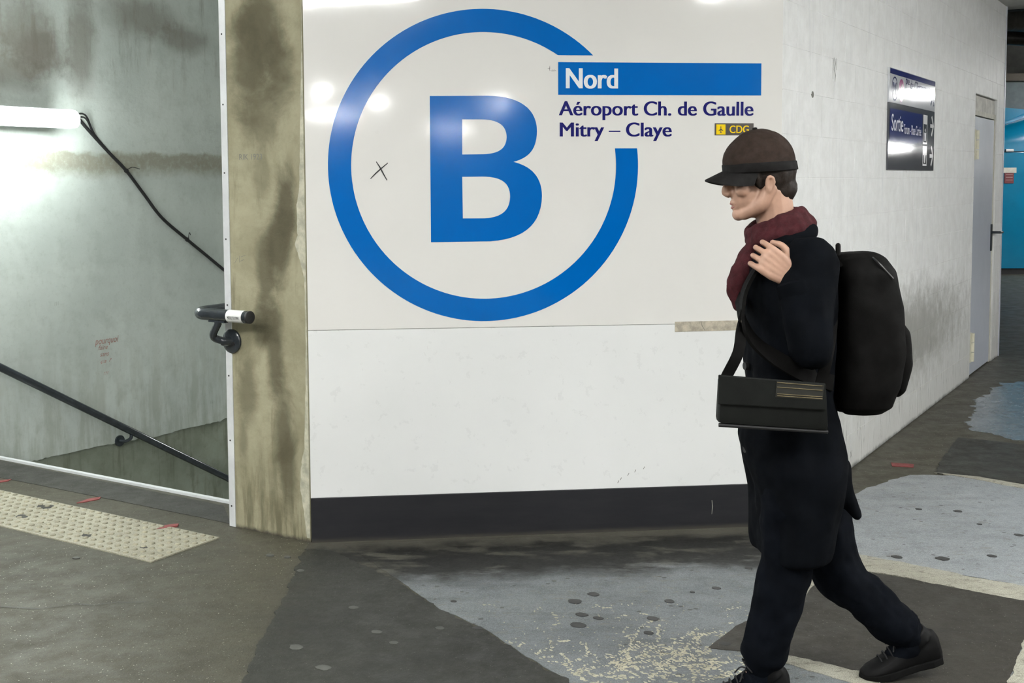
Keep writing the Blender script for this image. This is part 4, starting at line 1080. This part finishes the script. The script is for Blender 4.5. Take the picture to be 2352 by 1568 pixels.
# back vent flap kicked up by the stride
flp = [P(1915,1080,-.03), P(1938,1130,-.04), P(1966,1180,-.05)]
limb(c, flp, [.06,.042,.022])
coat = grow('coat', c, M_COAT, person, .008, 6, .011, (9,9,5))
cl_ = MB(); limb(cl_, [NB+Vector((-.085,-.03,-.045)), NB+Vector((-.03,-.105,.000)), NB+Vector((.065,-.075,.035)), NB+Vector((.085,0,.045)), NB+Vector((.065,.075,.035)), NB+Vector((-.03,.105,.0)), NB+Vector((-.085,.03,-.045))], [.018,.026,.028,.028,.028,.026,.018])
grow('collar', cl_, M_COAT, coat, .006, 3, .004, (14,14,14))
for yb in (680, 760, 840, 930, 1030):
    q = P(1712, yb, -.03); MB().disc(q + Vector((.006,0,0)), (-1,-.3,0), .012, .010, 14).obj('button', M_BLACK, coat, smooth=True)
for wr_, el_ in ((WRN, ELN), (WRF, ELF)):
    e = (wr_-el_).normalized(); MB().tube([wr_-e*.055, wr_-e*.045, wr_-e*.012, wr_-e*.006], [.052,.0555,.0535,.046], 18).obj('cuff', M_COAT, coat, smooth=True)
# ---- trousers and shoes
t = MB()
for hp, kn, an in ((HPN, KNN, ANN), (HPF, KNF, ANF)):
    e = (an-kn).normalized()
    limb(t, [hp, hp.lerp(kn, .5), kn, kn.lerp(an, .35), kn.lerp(an, .72), an-e*.035, an-e*.02], [.108,.096,.080,.077,.070,.066,.056])
    limb(t, [an-e*.05, an-e*.005], [.056,.050])
grow('trousers', t, M_TROUS, person, .008, 4, .011, (12,12,9))
def shoe(ank, fwd, up, nm):
    fwd, up = fwd.normalized(), up.normalized(); sd = up.cross(fwd).normalized()
    R3 = Matrix((fwd, sd, up)).transposed(); T = lambda a, b_, c_: ank + R3 @ Vector((a, b_, c_))
    s = MB()
    vs = []; prof = [(-.090,.020,-.015),(-.078,.033,.008),(-.03,.038,.022),(.01,.039,.016),(.04,.041,-.008),(.075,.046,-.030),(.115,.048,-.045),(.15,.042,-.056),(.175,.026,-.068)]
    n = 16
    for x, hw, zt in prof:
        zm, hh = (zt-.100)/2, (zt+.100)/2
        for j in range(n):
            w = 2*math.pi*j/n; a, b2 = math.cos(w), math.sin(w)
            vs.append(T(x, hw*math.copysign(abs(a)**.75, a)*(1 if b2 < .2 else 1-.35*b2), zm + hh*math.copysign(abs(b2)**.75, b2)))
    k = len(prof)
    s.add(vs, [(i*n+j, i*n+(j+1) % n, (i+1)*n+(j+1) % n, (i+1)*n+j) for i in range(k-1) for j in range(n)] + [tuple(range(n-1,-1,-1)), tuple((k-1)*n+j for j in range(n))])
    limb(s, [T(-.03,0,-.02), T(-.012,0,.012)], [.046,.043], ends=False)
    limb(MB(), [ank + up*.05, ank, T(.012,0,-.03), T(.06,0,-.055)], [.044,.0445,.046,.036]).obj('sock', M_TROUS, person, smooth=True)
    sh = grow('shoe', s, M_SHOE, person, .005, 3)
    so = MB(); pl = [(-.092,0),(-.085,-.026),(-.05,-.036),(.0,-.034),(.05,-.042),(.10,-.050),(.14,-.046),(.172,-.030),(.186,0)]
    pl = pl + [(a, -b2) for a, b2 in pl[-2:0:-1]]
    m_ = len(pl); vs = [T(a, b2, -.104) for a, b2 in pl] + [T(a*1.0, b2, -.080) for a, b2 in pl]
    so.add(vs, [tuple(range(m_)), tuple(range(2*m_-1, m_-1, -1))] + [(i, (i+1) % m_, m_+(i+1) % m_, m_+i) for i in range(m_)])
    so.obj('sole', M_SOLE, sh, bevel=.004)
    la = MB()
    for i in range(5):
        x = .035+.018*i; z = -.005-.0085*i
        la.tube(bez([T(x, -.026, z-.018), T(x+.003, -.01, z+.002), T(x+.004, .012, z+.002), T(x, .026, z-.018)], 4), .0026, 6)
    for s_ in (-1, 1):
        la.tube(bez([T(.035, 0, .004), T(.05, s_*.022, .026), T(.035, s_*.04, .012), T(.032, s_*.008, .004)], 6), .0024, 6)
        la.tube(bez([T(.035, 0, .004), T(.055, s_*.018, .004), T(.07, s_*.034, -.02)], 5), .0024, 6)
    la.obj('laces', M_LACE, sh, smooth=True)
ank_n = Vector((ANN.x, ANN.y, .1045))
shoe(ank_n, Vector((-1,-.04,0)), Vector((0,0,1)), 'n')
shoe(ANF, A_F, U_F, 'f')
# ---- scarf
sc = MB()
limb(sc, [NB+Vector((-.078,-.01,.006)), NB+Vector((-.055,-.072,.022)), NB+Vector((.03,-.085,.05)), NB+Vector((.078,0,.066)), NB+Vector((.03,.085,.05)), NB+Vector((-.055,.072,.022)), NB+Vector((-.078,.01,.006))], [.026,.031,.032,.032,.032,.031,.026])
limb(sc, [NB+Vector((-.088,-.005,.028)), NB+Vector((-.05,-.066,.050)), NB+Vector((.02,-.072,.074)), NB+Vector((.062,0,.088)), NB+Vector((.02,.072,.074)), NB+Vector((-.05,.066,.050)), NB+Vector((-.088,.005,.028))], [.022,.026,.028,.028,.028,.026,.022])
limb(sc, [NB+Vector((-.082,-.02,.00)), P(1708,610,-.05), P(1690,655,-.055), P(1698,700,-.05)], [.026,.03,.028,.02])
grow('scarf', sc, M_SCARF, person, .006, 3, .007, (30,30,16))
# ---- backpack
bp = empty('backpack', Matrix.Translation(ORG), label='black rounded backpack worn on the walker\'s back', cat='backpack')
k = MB()
def bsec(y, a, c_, hw):
    x0, x1 = P(a, y).x, P(c_, y).x
    return ((x0+x1)/2, 0, P(1900, y).z, (x1-x0)/2, hw)
loft(k, [bsec(*q) for q in ((578,1925,2000,.07),(590,1908,2024,.11),(620,1903,2046,.135),(700,1905,2062,.15),(800,1905,2066,.155),(880,1903,2056,.15),(925,1908,2038,.135),(943,1925,2015,.10))][::-1], 28, 3)
pk = grow('pack_body', k, M_PACK, bp, .009, 5, .008, (9,9,7))
k = MB(); loft(k, [bsec(*q) for q in ((735,2030,2066,.08),(755,2025,2078,.105),(830,2025,2080,.11),(890,2025,2066,.10),(905,2030,2052,.08))][::-1], 24, 3)
grow('front_pocket', k, M_PACK, bp, .008, 4, .005, (9,9,7))
zl = MB(); zl.tube(bez([P(2052,640,-.132), P(2010,596,-.115), P(1996,590,0), P(2010,596,.115), P(2052,640,.132)], 8), .0035, 6); zl.obj('zip', M_SCREW, bp, smooth=True)
limb(MB(), [P(1925,586,-.03), P(1925,566,-.02), P(1925,566,.02), P(1925,586,.03)], [.008]*4, 8).obj('carry_loop', M_PACK, bp, smooth=True)
def strap(name, pts, w, th, m, parent, side, **kw):
    """flat band swept along pts; side gives the width direction at each point"""
    q = bez(pts, 7); sd = bez(side, 7); vs = []; kk = len(q)
    for i in range(kk):
        t_ = (q[min(i+1, kk-1)]-q[max(i-1, 0)]).normalized(); s_ = (sd[i]-t_*sd[i].dot(t_)).normalized(); n_ = t_.cross(s_)
        for a, b2 in ((-w, -th), (w, -th), (w, th), (-w, th)): vs.append(q[i]+s_*a+n_*b2)
    return MB().add(vs, [(i*4+j, i*4+(j+1) % 4, (i+1)*4+(j+1) % 4, (i+1)*4+j) for i in range(kk-1) for j in range(4)] + [(3,2,1,0), tuple((kk-1)*4+j for j in range(4))]).obj(name, m, parent, smooth=True, bevel=0, **kw)
YV = Vector((0,1,0)); XV = Vector((1,0,0))
for s in (-1, 1):
    strap('strap', [P(1925,605,s*.10), P(1890,566,s*.125), P(1830,560,s*.135), P(1772,585,s*.145), P(1735,620,s*.15), P(1706,690,s*.165), P(1730,780,s*.205), P(1830,850,s*.222), P(1912,880,s*.14)], .024, .005, M_PACK, bp, [YV, YV, YV, YV, YV, YV, Vector((.5,.7,.2)), Vector((0,.3,1)), Vector((0,.2,1))])
# ---- shoulder bag on the near hip
sb = empty('shoulder_bag', Matrix.Translation(ORG), label='dark slim shoulder bag with gold striped label at the walker\'s hip', cat='bag')
zz = -.262
g0 = MB(); out = [P(1652,864,zz), P(1893,884,zz), P(1898,985,zz), P(1646,968,zz)]
fr_, bk_ = [q+Vector((0,-.03,0)) for q in out], [q+Vector((0,.03,0)) for q in out]
g0.add(fr_+bk_, [(0,1,2,3),(7,6,5,4),(0,4,5,1),(1,5,6,2),(2,6,7,3),(3,7,4,0)])
bb_ = g0.obj('bag_body', M_BAG, sb, bevel=.012, smooth=True)
fz = zz-.034
fp_ = [P(1650,860,fz), P(1896,880,fz), P(1897,942,fz), P(1649,928,fz)]
fl_ = MB(); fl_.add([q+Vector((0,-.004,0)) for q in fp_]+[q+Vector((0,.004,0)) for q in fp_], [(0,1,2,3),(7,6,5,4),(0,4,5,1),(1,5,6,2),(2,6,7,3),(3,7,4,0)]); fl_.obj('flap', M_BAG, sb, bevel=.0035)
lz = fz-.006
def lerp2(u_, v_): return fp_[0].lerp(fp_[1], u_).lerp(fp_[3].lerp(fp_[2], u_), v_)
lq = [lerp2(a, b2)+Vector((0,-.0048,0)) for a, b2 in ((.54,.06),(.985,.06),(.965,.62),(.53,.62))]
lab = MB().add(lq+[q+Vector((0,.0012,0)) for q in lq], [(0,1,2,3),(0,4,5,1),(1,5,6,2),(2,6,7,3),(3,7,4,0)]).obj('bag_label', plain('olive_label', (.016,.0155,.011), .7), sb)
gs = MB()
for v_ in (.10, .26, .5, .57):
    L = lerp2(.545, v_), lerp2(.965, v_)
    gs.tube([q+Vector((0,-.0056,0)) for q in L], .0011, 6)
gs.obj('gold_stripes', M_GOLD, lab)
tr2 = MB(); tr2.tube([P(1648,972,zz)+Vector((0,-.02,0)), P(1897,988,zz)+Vector((0,-.02,0))], .006, 8); tr2.obj('piping', M_BLACK, sb, smooth=True)
strap('bag_strap', [P(1668,866,zz+.02), P(1698,800,-.24), P(1700,720,-.15), P(1696,650,-.0), P(1740,590,.10), P(1830,556,.13), P(1920,590,.08), P(1915,720,-.10), P(1900,820,-.235), P(1885,882,zz+.02)], .016, .003, M_PACK, sb, [XV, XV, YV, YV, YV, YV, YV, XV+YV, XV, XV])
